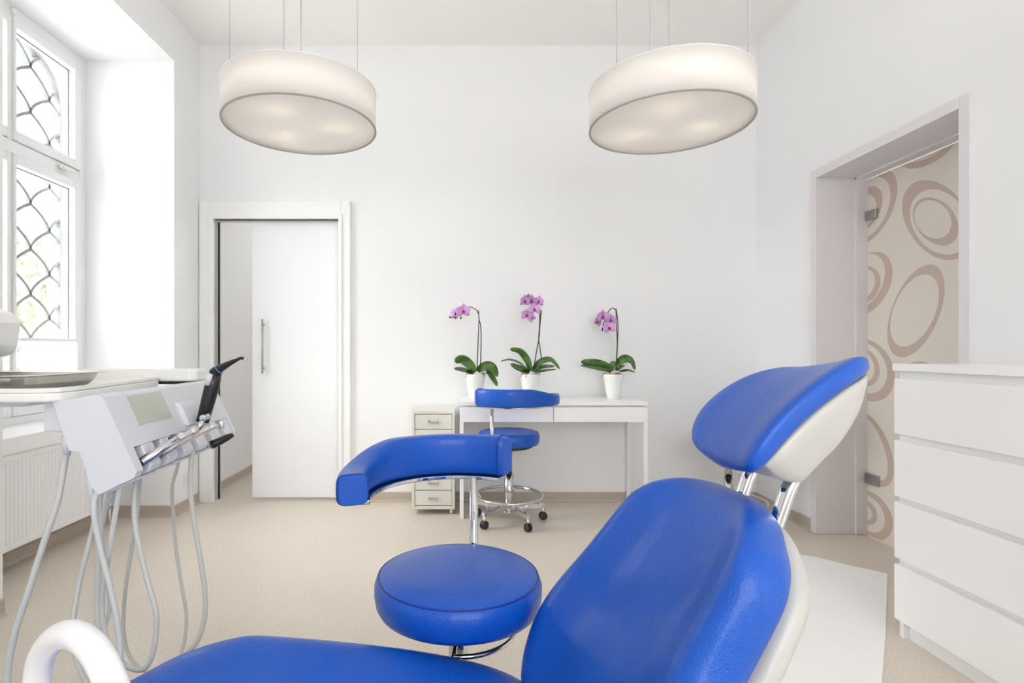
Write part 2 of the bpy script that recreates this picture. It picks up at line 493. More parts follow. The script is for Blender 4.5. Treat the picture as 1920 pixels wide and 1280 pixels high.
def ring_piece(outer, inner):
    """a printed oval ring on the glass: outer/inner = (px, py, semi a, semi b, angle of a from +px axis, degrees)."""
    n = 48; vo = []
    for e in (outer, inner):
        cx, cy, a, b, ang = e; ca, sa = math.cos(R(ang)), math.sin(R(ang))
        for k in range(n):
            t = 2 * math.pi * k / n
            px = cx + a * math.cos(t) * ca - b * math.sin(t) * sa
            py = cy + a * math.cos(t) * sa + b * math.sin(t) * ca
            px = max(px, 1300); d = GX * F / (px - 868)
            vo.append((GX, d, H - (py - 655) * d / F))
    bm = bmesh.new()
    bv = [bm.verts.new(p) for p in vo]
    for k in range(n):
        j = (k + 1) % n
        bm.faces.new((bv[k], bv[j], bv[n + j], bv[n + k]))
    for co, no in (((GX, gy0 + .002, 0), (0, -1, 0)), ((GX, gy1 - .002, 0), (0, 1, 0)), ((GX, 0, gz0 + .002), (0, 0, -1)), ((GX, 0, gz1 - .002), (0, 0, 1))):
        bmesh.ops.bisect_plane(bm, geom=bm.verts[:] + bm.edges[:] + bm.faces[:], plane_co=co, plane_no=no, clear_outer=True)
    if not bm.faces:
        bm.free(); return
    bmesh.ops.translate(bm, verts=bm.verts, vec=(-0.0006, 0, 0))
    r_ = bmesh.ops.extrude_face_region(bm, geom=bm.faces[:])
    bmesh.ops.translate(bm, verts=[g for g in r_['geom'] if isinstance(g, bmesh.types.BMVert)], vec=(0.0005, 0, 0))
    bm.verts.index_update()
    q = MB(); q.add([v.co for v in bm.verts], [[v.index for v in f.verts] for f in bm.faces]); bm.free()
    obj('printed_ring', q, M['ring'], gp)

def Z3(x, y): return (1500 + x / 2.3278, 150 + y / 2.3278)
def rp(cx, cy, a, b, ang, hx_, hy_, ha, hb, hang=None):
    k = 1 / 2.3278
    o_ = Z3(cx, cy); i_ = Z3(hx_, hy_)
    ring_piece((*o_, a * k, b * k, ang), (*i_, ha * k, hb * k, ang if hang is None else hang))
rp(600, 611, 192, 132, 55, 610, 619, 153, 118, 55)       # large upper ring
rp(592, 617, 118, 84, 50, 580, 608, 90, 74, 50)          # ring inside it
rp(506, 1007, 215, 103, -68, 500, 1005, 168, 90, -66)    # tall middle ring
rp(302, 555, 185, 98, -62, 290, 562, 152, 88, -62)       # upper left
rp(285, 565, 110, 62, -62, 272, 570, 78, 58, -62)
rp(290, 890, 152, 98, -60, 272, 880, 132, 86, -60)       # second left
rp(272, 897, 92, 72, -55, 265, 895, 78, 55, -55)
rp(292, 1265, 145, 112, 60, 282, 1255, 118, 92, 60)      # third left
rp(270, 1250, 92, 72, 60, 262, 1245, 78, 58, 60)
rp(560, 255, 170, 100, -38, 560, 235, 165, 90, -38)      # cut by the top
rp(535, 1300, 90, 70, 20, 535, 1305, 70, 50, 20)         # by the dresser top
ring_piece((1634, 842, 75, 34, 68), (1630, 838, 67, 26, 68))
ring_piece((1632, 966, 52, 36, 55), (1628, 962, 40, 26, 55))
ring_piece((1624, 960, 26, 18, 55), (1622, 958, 18, 11, 55))
ring_piece((1740, 800, 70, 45, 40), (1744, 798, 52, 34, 40))
for pz0, pz1, pw in ((396, 413, 1647), (887, 906, 1650)):
    ya = gy1; yb = GX * F / (pw - 868)
    za = H - (pz1 - 655) * 3.18 / F; zb = H - (pz0 - 655) * 3.18 / F
    obj('glass_hinge', MB().box(GX - 0.016, GX + 0.02, yb, ya + 0.014, za, zb), M['darksteel'], d2, 0.003)

# ------------------------------------------------------------------ window
win = thing('window_1', 'tall white four-light casement window in the left wall niche', 'window', (WX, 2.95, 0.66), kind='structure')
wy0, wy1, wz0, wz1 = NY0, NY1, 0.66, NZ
fr = MB()
fr.box(WX - 0.08, WX - 0.005, wy0, 2.42, wz0, wz1); fr.box(WX - 0.08, WX - 0.005, 3.50, wy1, wz0, wz1)
fr.box(WX - 0.08, WX - 0.005, 2.42, 3.50, wz0, 0.72); fr.box(WX - 0.08, WX - 0.005, 2.42, 3.50, 2.915, wz1)
fr.box(WX - 0.08, WX - 0.005, 2.42, 3.50, 2.165, 2.235)
fr.box(WX - 0.08, WX - 0.005, 2.945, 2.975, 0.72, 2.165); fr.box(WX - 0.08, WX - 0.005, 2.945, 2.975, 2.235, 2.915)
obj('outer_frame', fr, M['pvc'], win, 0.003)
for (a, b, z0, z1) in ((2.42, 2.948, 0.72, 2.165), (2.972, 3.50, 0.72, 2.165), (2.42, 2.948, 2.235, 2.915), (2.972, 3.50, 2.235, 2.915)):
    s_ = MB(); k = 0.058; x0, x1 = WX - 0.07, WX + 0.008
    ka = 0.02 if a > 2.9 else k; kb = 0.02 if a < 2.9 else k
    s_.box(x0, x1, a + .003, a + ka, z0 + .003, z1 - .003); s_.box(x0, x1, b - kb, b - .003, z0 + .003, z1 - .003)
    s_.box(x0, x1, a + ka, b - kb, z0 + .003, z0 + k); s_.box(x0, x1, a + ka, b - kb, z1 - k, z1 - .003)
    sf = obj('sash_frame', s_, M['pvc'], win, 0.004)
    obj('pane', MB().box(WX - 0.045, WX - 0.039, a + ka - .004, b - kb + .004, z0 + k - .004, z1 - k + .004), M['glass'], sf)
    g_ = MB(); e = 0.005
    ga, gb, gc, gd = a + ka, b - kb, z0 + k, z1 - k
    g_.box(WX - .039, WX - .034, ga, ga + e, gc, gd); g_.box(WX - .039, WX - .034, gb - e, gb, gc, gd)
    g_.box(WX - .039, WX - .034, ga + e, gb - e, gc, gc + e); g_.box(WX - .039, WX - .034, ga + e, gb - e, gd - e, gd)
    obj('glazing_gasket', g_, M['grille'], sf)
obj('window_latch', MB().box(WX + 0.008, WX + 0.022, 3.30, 3.36, 2.19, 2.212).box(WX + 0.022, WX + 0.034, 3.315, 3.40, 2.194, 2.206), M['steel'], win, 0.003)
obj('frame_cap', MB().cyl((WX - .005, 2.975, 2.94), (WX + .012, 2.975, 2.94), 0.016, n=20), M['pvc'], win, 0.002)
# pleated blinds on the lower sashes
for (a, b) in ((2.44, 2.925), (2.995, 3.44)):
    bl = thing('pleated_blind', 'white pleated blind covering the bottom of the lower %s window sash' % ('near' if a < 2.9 else 'far'), 'blind', (WX + 0.02, (a + b) / 2, 0.78))
    obj('top_rail', MB().box(WX + .010, WX + .028, a, b, 1.14, 1.156), M['pvc'], bl, 0.002)
    obj('bottom_rail', MB().box(WX + .010, WX + .028, a, b, 0.778, 0.794), M['pvc'], bl, 0.002)
    n = 34; f_ = MB(); pr = []
    for k in range(n + 1):
        pr.append((WX + (.012 if k % 2 else .025), 0.794 + (1.14 - 0.794) * k / n))
    f_.rings([[(x, y, z) for x, z in pr] + [(x + .0012, y, z) for x, z in reversed(pr)] for y in (a, b)], smooth=False)
    obj('pleats', f_, M['blind'], bl)
sill = struct('trim_sill', MB().prism([(WX - .005, .60), (-2.20, .60), (-2.20, .590), (-2.15, .590), (-2.15, .672), (WX - .005, .676)], NY0, NY1), M['white'], 'white window sill board above the radiator', 'sill', bevel=0.006)

# exterior iron grille with fish-scale lattice
gr = thing('window_grille', 'pale grey wrought iron grille of overlapping scales outside the window', 'grille', (-2.60, 2.95, 0.70))
gxp = -2.60; ga, gb = 2.41, 3.49; gm = (ga + gb) / 2; zs = 2.66; ztop = 2.955
def in_arch(y, z):
    if z <= zs: return ga < y < gb
    q = ((y - gm) / (gb - gm)) ** 2 + ((z - zs) / (ztop - zs)) ** 2
    return q < 1.0
path = [(gxp, ga, 0.70), (gxp, ga, zs)]
path += [(gxp, gm - (gb - gm) * math.cos(math.pi * k / 20), zs + (ztop - zs) * math.sin(math.pi * k / 20)) for k in range(1, 20)]
path += [(gxp, gb, zs), (gxp, gb, 0.70)]
def flatbar(path, wid, thk):
    """flat bar: wide along x, thin in the grille plane."""
    r_ = []
    P = [Vector(p) for p in path]
    for i, p in enumerate(P):
        t = (P[min(i + 1, len(P) - 1)] - P[max(i - 1, 0)]).normalized()
        n_ = Vector((1, 0, 0)).cross(t).normalized()
        r_.append([p + Vector((sx * wid / 2, 0, 0)) + n_ * sy * thk / 2 for sx, sy in ((-1, -1), (1, -1), (1, 1), (-1, 1))])
    return MB().rings(r_, smooth=False)
obj('grille_frame', flatbar(path, 0.05, 0.026), M['grille'], gr)
hw_, hh = 0.148, 0.136
row = 0; z = 0.60
while z < 3.0:
    off = 0.0 if row % 2 else hw_
    cy = gm - 4 * hw_ + off
    while cy < gb + hw_:
        for sgn in (-1, 1):
            pts = []
            for k in range(11):
                t = k / 10
                y = cy + sgn * hw_ * (1 - t ** 1.75)
                zz = z + hh * t
                pts.append((gxp, y, zz))
            pts = [p for p in pts if p[2] > 0.70 and in_arch(p[1], p[2])]
            if len(pts) > 2:
                obj('scale_bar', flatbar(pts, 0.042, 0.017), M['grille'], gr)
        cy += 2 * hw_
    row += 1; z += hh
for z in (0.95, 1.75, 2.55):
    obj('fixing_lug', MB().box(gxp - .01, gxp + .01, gb, NY1 + .001, z - .012, z + .012), M['grille'], gr)

# exterior: pale tree and ground
struct('ground', MB().box(-14, -2.72, -6, 16, -0.5, -0.4), M['render'], 'pale ground outside the window', 'ground')
def tree(x, y, h, r, label, seed):
    rr = random.Random(seed)
    t = thing('garden_tree', label, 'tree', (x, y, -0.4))
    obj('trunk', MB().tube([(x, y, -0.4), (x + .1, y, h * .35), (x, y + .1, h * .7)], [0.16, 0.12, 0.05], 10), M['bark'], t)
    lm = MB()
    for k in range(2600):
        a = rr.uniform(0, 2 * math.pi); u = rr.uniform(-1, 1); q = rr.uniform(0.35, 1) ** 0.5
        lump = 0.75 + 0.25 * math.sin(3 * a + seed) * math.cos(4 * u)
        p = Vector((x + r * q * lump * math.sqrt(1 - u * u) * math.cos(a), y + r * q * lump * math.sqrt(1 - u * u) * math.sin(a), h * .62 + h * .42 * u * q * lump))
        d = Vector((rr.gauss(0, 1), rr.gauss(0, 1), rr.gauss(0, 1))).normalized(); e = d.orthogonal().normalized(); s_ = rr.uniform(.06, .11)
        lm.add([p - d * s_, p + e * s_ * .5, p + d * s_, p - e * s_ * .5], [(0, 1, 2, 3)])
    c_ = obj('crown', lm, M['tree'], t); c_['kind'] = 'stuff'
tree(-7.5, 8.6, 3.6, 1.6, 'pale green garden tree seen through the lower window grille', 3)

# radiator
rad = thing('radiator', 'white ribbed panel radiator below the window sill', 'radiator', (-2.2, 2.85, 0.12))
ry0, ry1, rz0, rz1 = 2.30, 3.36, 0.125, 0.585
pr = []; n = 42
for k in range(n):
    y = ry0 + .02 + (ry1 - ry0 - .04) * k / n; dy = (ry1 - ry0 - .04) / n
    pr += [(-2.172, y + dy * .08), (-2.172, y + dy * .62), (-2.177, y + dy * .72), (-2.177, y + dy * .98)]
poly = pr + [(-2.172, ry1 - .02), (-2.185, ry1 - .02), (-2.185, ry0 + .02)]
obj('ribbed_panel', MB().prism(poly, rz0 + .03, rz1 - .03, 'z'), M['white'], rad)
m_ = MB(); m_.box(-2.185, -2.170, ry0, ry1, rz0, rz0 + .03); m_.box(-2.185, -2.170, ry0, ry1, rz1 - .03, rz1)
m_.box(-2.185, -2.170, ry0, ry0 + .02, rz0 + .03, rz1 - .03); m_.box(-2.185, -2.170, ry1 - .02, ry1, rz0 + .03, rz1 - .03)
obj('panel_border', m_, M['white'], rad, 0.003)
obj('back_panel', MB().box(-2.255, -2.235, ry0, ry1, rz0, rz1), M['white'], rad, 0.004)
obj('top_grille', MB().box(-2.255, -2.172, ry0, ry1, rz1 - .004, rz1 + .003), M['white'], rad, 0.001)
obj('wall_bracket', MB().box(-2.2895, -2.25, 2.5, 2.53, .2, .5).box(-2.2895, -2.25, 3.1, 3.13, .2, .5), M['steel'], rad)
obj('valve', MB().cyl((-2.215, ry1, .16), (-2.215, ry1 + .05, .16), .012, n=12).cyl((-2.215, ry1 + .05, .10), (-2.215, ry1 + .05, .20), .014, n=12), M['steel'], rad)
obj('pipe', MB().cyl((-2.215, ry1 + .05, 0), (-2.215, ry1 + .05, .12), .008, n=10), M['white'], rad)

# wall sockets
def socket(loc, nrm, label):
    t = thing('wall_socket', label, 'socket', loc)
    x, y, z = loc
    if nrm == 'y':
        a = MB().box(x - .041, x + .041, y - .010, y, z, z + .082); b = MB().cyl((x, y - .0125, z + .041), (x, y - .009, z + .041), .024, n=24)
        h = MB().cyl((x - .009, y - .0135, z + .041), (x - .009, y - .012, z + .041), .003, n=10).cyl((x + .009, y - .0135, z + .041), (x + .009, y - .012, z + .041), .003, n=10)
    else:
        a = MB().box(x, x + .010, y - .041, y + .041, z, z + .082); b = MB().cyl((x + .009, y, z + .041), (x + .0125, y, z + .041), .024, n=24)
        h = MB().cyl((x + .012, y - .009, z + .041), (x + .0135, y - .009, z + .041), .003, n=10).cyl((x + .012, y + .009, z + .041), (x + .0135, y + .009, z + .041), .003, n=10)
    obj('cover_plate', a, M['socket'], t, 0.003); bb = obj('insert', b, M['socket'], t, 0.001); obj('pin_hole', h, M['black'], bb)
socket((1.99, YB, 0.155), 'y', 'white power socket low on the back wall below the headrest')
socket((XL, 3.72, 0.17), 'x', 'white power socket low on the left wall beside the sliding door')

# ------------------------------------------------------------------ desk
desk = thing('writing_desk', 'slim white desk with two drawers carrying three orchids', 'desk', (0.585, 3.69, 0))
dx0, dx1, dy0, dy1 = -0.021, 1.191, 3.50, 3.885
obj('desktop', MB().box(dx0, dx1, dy0, dy1, 0.729, 0.754), M['white'], desk, 0.002)
obj('apron', MB().box(dx0 + .004, dx1 - .004, dy0 + .03, dy1, 0.628, 0.729), M['white'], desk, 0.001)
mid = (1038 - 868) * 3.5 / F
for a, b in ((dx0 + .001, mid - .002), (mid + .002, dx1 - .001)):
    obj('drawer', MB().box(a, b, dy0 + .003, dy0 + .022, 0.622, 0.718), M['white'], desk, 0.0015)
for x in (dx0, dx1 - .026):
    obj('leg', MB().box(x, x + .026, dy0 + .002, dy0 + .028, 0.0, 0.622), M['white'], desk, 0.001)
    obj('leg', MB().box(x, x + .026, dy1 - .026, dy1, 0.0, 0.628), M['white'], desk, 0.001)
    obj('foot_rail', MB().box(x, x + .026, dy0 + .028, dy1 - .026, 0.0, 0.024), M['white'], desk, 0.001)

# ------------------------------------------------------------------ small drawer unit
hx0, hx1, hy0, hy1 = -0.337, -0.054, 3.59, 3.875
cb = thing('drawer_cabinet', 'narrow cream metal drawer cabinet standing left of the desk', 'cabinet', ((hx0 + hx1) / 2, (hy0 + hy1) / 2, 0))
m_ = MB(); zb, zt = 0.035, 0.685
m_.box(hx0, hx0 + .018, hy0, hy1, zb, zt); m_.box(hx1 - .018, hx1, hy0, hy1, zb, zt)
m_.box(hx0 + .018, hx1 - .018, hy0, hy1, zt - .02, zt); m_.box(hx0 + .018, hx1 - .018, hy0, hy1, zb, zb + .022); m_.box(hx0 + .018, hx1 - .018, hy1 - .01, hy1, zb + .022, zt - .02)
obj('body', m_, M['cabinet'], cb, 0.002)
z0, z1 = zb + .024, zt - .022; dh = (z1 - z0) / 6
for k in range(6):
    dr = obj('drawer', MB().box(hx0 + .020, hx1 - .020, hy0 + .004, hy0 + .2, z0 + dh * k + .002, z0 + dh * (k + 1) - .002), M['cabinet'], cb, 0.002)
    zc = z0 + dh * (k + .5); xc = (hx0 + hx1) / 2
    obj('handle', MB().box(xc - .032, xc + .032, hy0 - .008, hy0 + .004, zc - .008, zc - .004).box(xc - .032, xc - .029, hy0 - .008, hy0 + .004, zc - .008, zc + .014)
        .box(xc + .029, xc + .032, hy0 - .008, hy0 + .004, zc - .008, zc + .004), M['steel'], dr)
    obj('label_holder', MB().box(xc - .028, xc + .028, hy0 + .001, hy0 + .0042, zc - .002, zc + .018), M['cabinet'], dr)
for x in (hx0 + .025, hx1 - .025):
    for y in (hy0 + .03, hy1 - .03):
        ca = obj('caster', MB().cyl((x - .009, y, .017), (x + .009, y, .017), .017, n=18), M['socket'], cb, 0.002)
        obj('caster_fork', MB().box(x - .012, x + .012, y - .010, y + .010, .030, .036), M['steel'], ca)

# ------------------------------------------------------------------ dresser on the right
ch = thing('chest_of_drawers', 'tall white chest of four handleless drawers by the right wall', 'dresser', (1.87, 1.67, 0))
cx0, cx1, cy0, cy1 = 1.64, 2.095, 1.27, 2.07
obj('top', MB().box(cx0 - .004, cx1, cy0 - .002, cy1 + .004, 1.010, 1.036), M['white'], ch, 0.002)
obj('side_panel', MB().box(cx0 + .022, cx1, cy1 - .019, cy1, 0.0, 1.010), M['white'], ch, 0.001)
obj('side_panel', MB().box(cx0 + .022, cx1, cy0, cy0 + .019, 0.0, 1.010), M['white'], ch, 0.001)
obj('carcass', MB().box(cx0 + .0222, cx1, cy0 + .019, cy1 - .019, 0.065, 1.010), M['white'], ch)
obj('plinth', MB().box(cx0 + .040, cx0 + .055, cy0 + .019, cy1 - .019, 0.0, 0.072), M['white'], ch)
for z0, z1 in ((.772, .981), (.536, .747), (.303, .514), (.071, .278)):
    obj('drawer', MB().box(cx0, cx0 + .021, cy0 + .001, cy1 - .001, z0, z1), M['white'], ch, 0.0015)

# white sheet on the floor
sh = [(2.06, 2.64), (1.95, 2.74), (1.84, 2.86), (1.79, 2.885), (1.72, 2.86), (1.05, 2.03), (0.62, 1.50), (1.02, 1.16), (1.37, 1.78), (1.62, 2.085)]
tag(obj('floor_sheet', MB().prism(sh, 0.0, 0.0035, 'z'), M['mat']), 'white protective sheet lying on the floor beside the chest of drawers', 'mat')

# ------------------------------------------------------------------ pendant lamps
def pendant(X, D, zb, r, cables, label):
    t = thing('pendant_lamp', label, 'lamp', (X, D, zb), group='round drum pendant lamps')
    h = 0.152; n = 72
    ring = lambda rad, z: [(X + rad * math.cos(2 * math.pi * k / n), D + rad * math.sin(2 * math.pi * k / n), z) for k in range(n)]
    obj('drum_shade', MB().rings([ring(r, zb), ring(r, zb + h), ring(r - .004, zb + h), ring(r - .004, zb)], closed=True), M['shade'], t)
    for z in (zb - .001, zb + h - .003):
        obj('shade_rim', MB().rings([ring(r + .0015, z), ring(r + .0015, z + .004), ring(r - .006, z + .004), ring(r - .006, z)], closed=True), M['cable'] if z < zb else M['white'], t)
    obj('diffuser', MB().rings([ring(r - .006, zb + .010), ring(r - .006, zb + .014)], caps=True, smooth=False), M['diffuser'], t)
    fr_ = MB()
    for k in range(3):
        a = 2 * math.pi * k / 3 + .5
        fr_.cyl((X, D, zb + h - .02), (X + (r - .004) * math.cos(a), D + (r - .004) * math.sin(a), zb + h - .02), .004, n=8)
    obj('spider_frame', fr_, M['white'], t)
    for k in range(3):
        a = 2 * math.pi * k / 3 + .2; bx, by = X + .15 * math.cos(a), D + .15 * math.sin(a)
        s_ = obj('lamp_holder', MB().cyl((bx, by, zb + .10), (bx, by, zb + .135), .016, n=14), M['white'], t)
        obj('bulb', MB().lathe([(.008, .10), (.012, .09), (.024, .07), (.026, .06), (.02, .045), (.006, .04)], (bx, by, zb), 16), M['bulb'], s_)
        ld = bpy.data.lights.new('bulb_light', 'POINT'); ld.energy = 2.0; ld.color = (1, .91, .80); ld.shadow_soft_size = .03
        lo = bpy.data.objects.new('bulb_light', ld); COL.objects.link(lo); lo.parent = t; lo.location = (bx - X, by - D, .07)
    for a, px_top in cables:
        x, y = X + (r - .012) * math.cos(R(a)), D + (r - .012) * math.sin(R(a))
        w_ = obj('suspension_cable', MB().cyl((x, y, zb + h - .01), (x, y, ZC), .0011, n=6), M['cable'], t)
        obj('cable_clip', MB().cyl((x, y, zb + h - .01), (x, y, zb + h + .025), .003, n=8), M['steel'], w_)
    obj('power_cable', MB().cyl((X, D, zb + h - .02), (X, D, ZC), .0026, n=8), M['cable'], t)
    obj('ceiling_canopy', MB().cyl((X, D, ZC - .03), (X, D, ZC), .06, n=28), M['white'], t, 0.004)
pendant(-0.655, 2.20, 1.985, 0.300, ((180, 0), (50, 0), (275, 0)), 'white drum pendant lamp hanging on the window side, before the sliding door')
pendant(0.795, 2.10, 1.950, 0.300, ((212, 0), (85, 0), (312, 0)), 'white drum pendant lamp hanging above the headrest side near the glass door')


# ------------------------------------------------------------------ stools
def rrect(w_, h_, n=20, p=4.0):
    out = []
    for k in range(n):
        t = 2 * math.pi * k / n; c_, s_ = math.cos(t), math.sin(t)
        out.append((math.copysign(abs(c_) ** (2 / p), c_) * w_ / 2, math.copysign(abs(s_) ** (2 / p), s_) * h_ / 2))
    return out

def make_stool(label, a_tall=57, a_end=201, r_end=0.245):
    t = thing('dental_stool', label, 'stool', (0, 0, 0), group='blue round stools with curved arm backrests')
    seat = obj('seat', MB().lathe([(.10, .488), (.165, .489), (.186, .494), (.192, .505), (.1955, .525), (.1955, .545), (.190, .560), (.183, .567), (.176, .571), (.13, .576), (.06, .578), (.004, .5785)], n=64), M['blue'], t, local=True)
    obj('seam', MB().tube([(.1862 * math.cos(2 * math.pi * k / 64), .1862 * math.sin(2 * math.pi * k / 64), .5645) for k in range(64)], .0022, 6, closed=True), M['seam'], seat, local=False)
    obj('seat_plate', MB().cyl((0, 0, .470), (0, 0, .490), .14, .17, 40), M['black'], t, local=True)
    obj('column', MB().cyl((0, 0, .06), (0, 0, .30), .030, n=28).cyl((0, 0, .30), (0, 0, .475), .023, n=28), M['chrome'], t, local=True)
    lv = [(.132 * math.cos(R(a)), .132 * math.sin(R(a)), .437 - .004 * math.sin(R(a))) for a in range(10, -100, -8)]
    obj('height_lever', MB().tube(lv, .0055, 10).cyl(lv[2], (.10, -.01, .474), .005, n=8).cyl(lv[-1], (0, -.02, .44), .005, n=8), M['chrome'], t, local=True)
    # five star base
    obj('hub', MB().cyl((0, 0, .055), (0, 0, .12), .042, .034, 28), M['chrome'], t, 0.004, local=True)
    for k in range(5):
        a = R(66 + 72 * k); ca, sa = math.cos(a), math.sin(a); Rm = Matrix.Rotation(a, 4, 'Z')
        arm = MB().rings([[(.03, -.016, .075), (.03, .016, .075), (.03, .016, .115), (.03, -.016, .115)], [(.235, -.012, .075), (.235, .012, .075), (.235, .012, .100), (.235, -.012, .100)]], smooth=False).move(Rm)
        obj('base_arm', arm, M['chrome'], t, 0.003, local=True)
        c_ = MB()
        for s_ in (-1, 1):
            c_.lathe([(.010, 0), (.022, 0), (.0255, .004), (.0255, .011), (.022, .014), (.010, .014)], n=20).v
        c_ = MB()
        for s_ in (-1, 1):
            w_ = MB().lathe([(.008, 0), (.021, 0), (.0255, .004), (.0255, .011), (.021, .015), (.008, .015)], n=20)
            w_.move(Matrix.Translation((.225, .003 if s_ > 0 else -.018, .0255)) @ Matrix.Rotation(R(-90), 4, 'X') if s_ < 0 else Matrix.Translation((.225, .003, .0255)) @ Matrix.Rotation(R(-90), 4, 'X'))
            c_.add(w_.v, w_.f, True)
        c_.move(Matrix.Rotation(0, 4, 'Z'))
        cs = obj('caster', c_.move(Rm), M['rubber'], t, local=True)
        obj('caster_stem', MB().cyl((.225 * ca, .225 * sa, .03), (.225 * ca, .225 * sa, .082), .008, n=10), M['steel'], cs)
        hood = MB()
        hp = [(.225 + .024 * math.cos(R(b)), .0255 + .027 * math.sin(R(b))) for b in range(0, 181, 20)]
        hood.prism(hp, -.004, .004, 'y'); hood.move(Rm)
        obj('caster_hood', hood, M['black'], cs)
    obj('foot_ring', MB().tube([(.213 * math.cos(2 * math.pi * k / 60), .213 * math.sin(2 * math.pi * k / 60), .165) for k in range(60)], .0095, 10, closed=True), M['chrome'], t, local=True)
    spk = MB()
    for k in range(5):
        a = R(66 + 72 * k); spk.tube([(.19 * math.cos(a), .19 * math.sin(a), .098), (.213 * math.cos(a), .213 * math.sin(a), .158)], .006, 8)
    obj('ring_support', spk, M['chrome'], t, local=True)
    # backrest: post, chrome strip and curved arm pad
    a0 = R(a_tall + 22); rp_ = 0.214
    post = [(.10 * math.cos(a0), .10 * math.sin(a0), .478), (.17 * math.cos(a0), .17 * math.sin(a0), .478), (.205 * math.cos(a0), .205 * math.sin(a0), .485), (rp_ * math.cos(a0), rp_ * math.sin(a0), .51), (rp_ * math.cos(a0), rp_ * math.sin(a0), .742)]
    obj('back_post', MB().tube([post[0], post[1], post[2], post[3], post[4]], .0115, 16), M['chrome'], t, local=True)
    n = 30; strip = []
    for k in range(n):
        a = R(a_tall + 2 + (a_end - a_tall - 12) * k / (n - 1))
        strip.append([(rr * math.cos(a), rr * math.sin(a), zz) for rr, zz in ((.205, .736), (.252, .736), (.252, .746), (.205, .746))])
    obj('backrest_strip', MB().rings(strip, smooth=False), M['chrome'], t, 0.002, local=True)
    rings = []; n = 34
    for k in range(n):
        q = k / (n - 1)
        a = R(a_tall + (a_end - a_tall) * q)
        sm = min(1, max(0, (q - .52) / .36)); sm = sm * sm * (3 - 2 * sm)
        hgt = .108 - .041 * sm; wid = .056 + .012 * sm
        rad = .243 + (r_end - .243) * sm
        sc_ = 1.0
        if k == 0 or k == n - 1: sc_ = .90
        ring = []
        for (u, w_) in rrect(wid * sc_, hgt * sc_, 24, 4.2):
            ring.append(((rad + u) * math.cos(a), (rad + u) * math.sin(a), .745 + hgt / 2 + w_))
        rings.append(ring)
    pad = obj('backrest', MB().rings(rings), M['blue'], t, local=True)
    for k in (1, n - 2):
        obj('seam', MB().tube([Vector(p) + (Vector(p) - Vector(np.mean(rings[k], axis=0))) * .012 for p in rings[k]], .002, 6, closed=True), M['seam'], pad)
    return t

st1 = make_stool('blue round stool with curved arm pad standing behind the dental chair')
st1.location = (-0.011, 1.28, 0)
st2 = make_stool('blue stool tucked under the white desk, arm pad turned to the room', a_tall=57, a_end=205, r_end=0.285)
st2.location = ((953 - 868) * 3.50 / F, 3.46, 0); st2.rotation_euler = (0, 0, R(158))
st3 = copy_tree(st1)
st3['label'] = 'chrome based stool in the back corner, mostly hidden behind the blue headrest'
st3.location = ((1366 - 868) * 3.35 / F, 3.35, 0); st3.rotation_euler = (0, 0, R(-138))


# ------------------------------------------------------------------ dental chair
CA = R(7.0)
chair = thing('dental_chair', 'blue reclined dental chair with white shell and separate headrest in front', 'chair', (0.35, 0.95, 0), CA)
def interp(s, tab, k): return float(np.interp(s, [a[0] for a in tab], [a[k] for a in tab]))
def sstep(a, b, x):
    t = min(1, max(0, (x - a) / (b - a))); return t * t * (3 - 2 * t)

def pad_loft(base, ang, tab, front, bol, back, pw=2.6, nv=19, edge=.86, roll=0.0):
    """pad lofted along its length; ang = (start, end) tilt. tab rows: (s, half width, normal shift, thickness factor, sideways shift)."""
    a0, a1 = ang; s0, s1 = tab[0][0], tab[-1][0]
    B = Vector((base[0], 0, base[1])); last = 0.0
    rings = []
    P = Vector(B); prev = 0.0
    A = lambda s: R(a0 + (a1 - a0) * min(1, max(0, s / s1)))
    def pos(s):
        n = 24; q = Vector(B)
        for i in range(n):
            a = A(s * (i + .5) / n); q = q + Vector((math.cos(a), 0, math.sin(a))) * (s / n)
        return q
    for row_ in tab:
        s, hw, sh, tf = row_[:4]; cv = row_[4] if len(row_) > 4 else 0; lift = row_[5] if len(row_) > 5 else 0
        a = A(s); N = Vector((-math.sin(a), 0, math.cos(a))); C = pos(s)
        ring = []
        for k in range(nv):
            q = -1 + 2 * k / (nv - 1)
            q = math.copysign(1 - (1 - abs(q)) ** 1.25, q); b = abs(q)
            nf = (front + bol * min(1, (hw / .20) ** 2) * (b / .86) ** pw) * math.sqrt(max(0.0, 1 - max(0, (b - .72) / .28) ** 2.4 * edge))
            ring.append(C + N * (sh + nf * tf - q * roll) + Vector((0, q * hw + cv, 0)))
        for k in range(nv):
            q = 1 - 2 * k / (nv - 1); b = abs(q)
            nb = -back * (1 - sstep(.75, 1.0, b) * .8) + lift * sstep(.6, 1.0, b)
            ring.append(C + N * (sh + nb * tf - q * roll) + Vector((0, q * hw * .985 + cv, 0)))
        rings.append(ring)
    return MB().rings(rings)

def dense(tab, n):
    """resample the table smoothly"""
    p = spline([r_ for r_ in tab], n)
    return [tuple(x) for x in p]

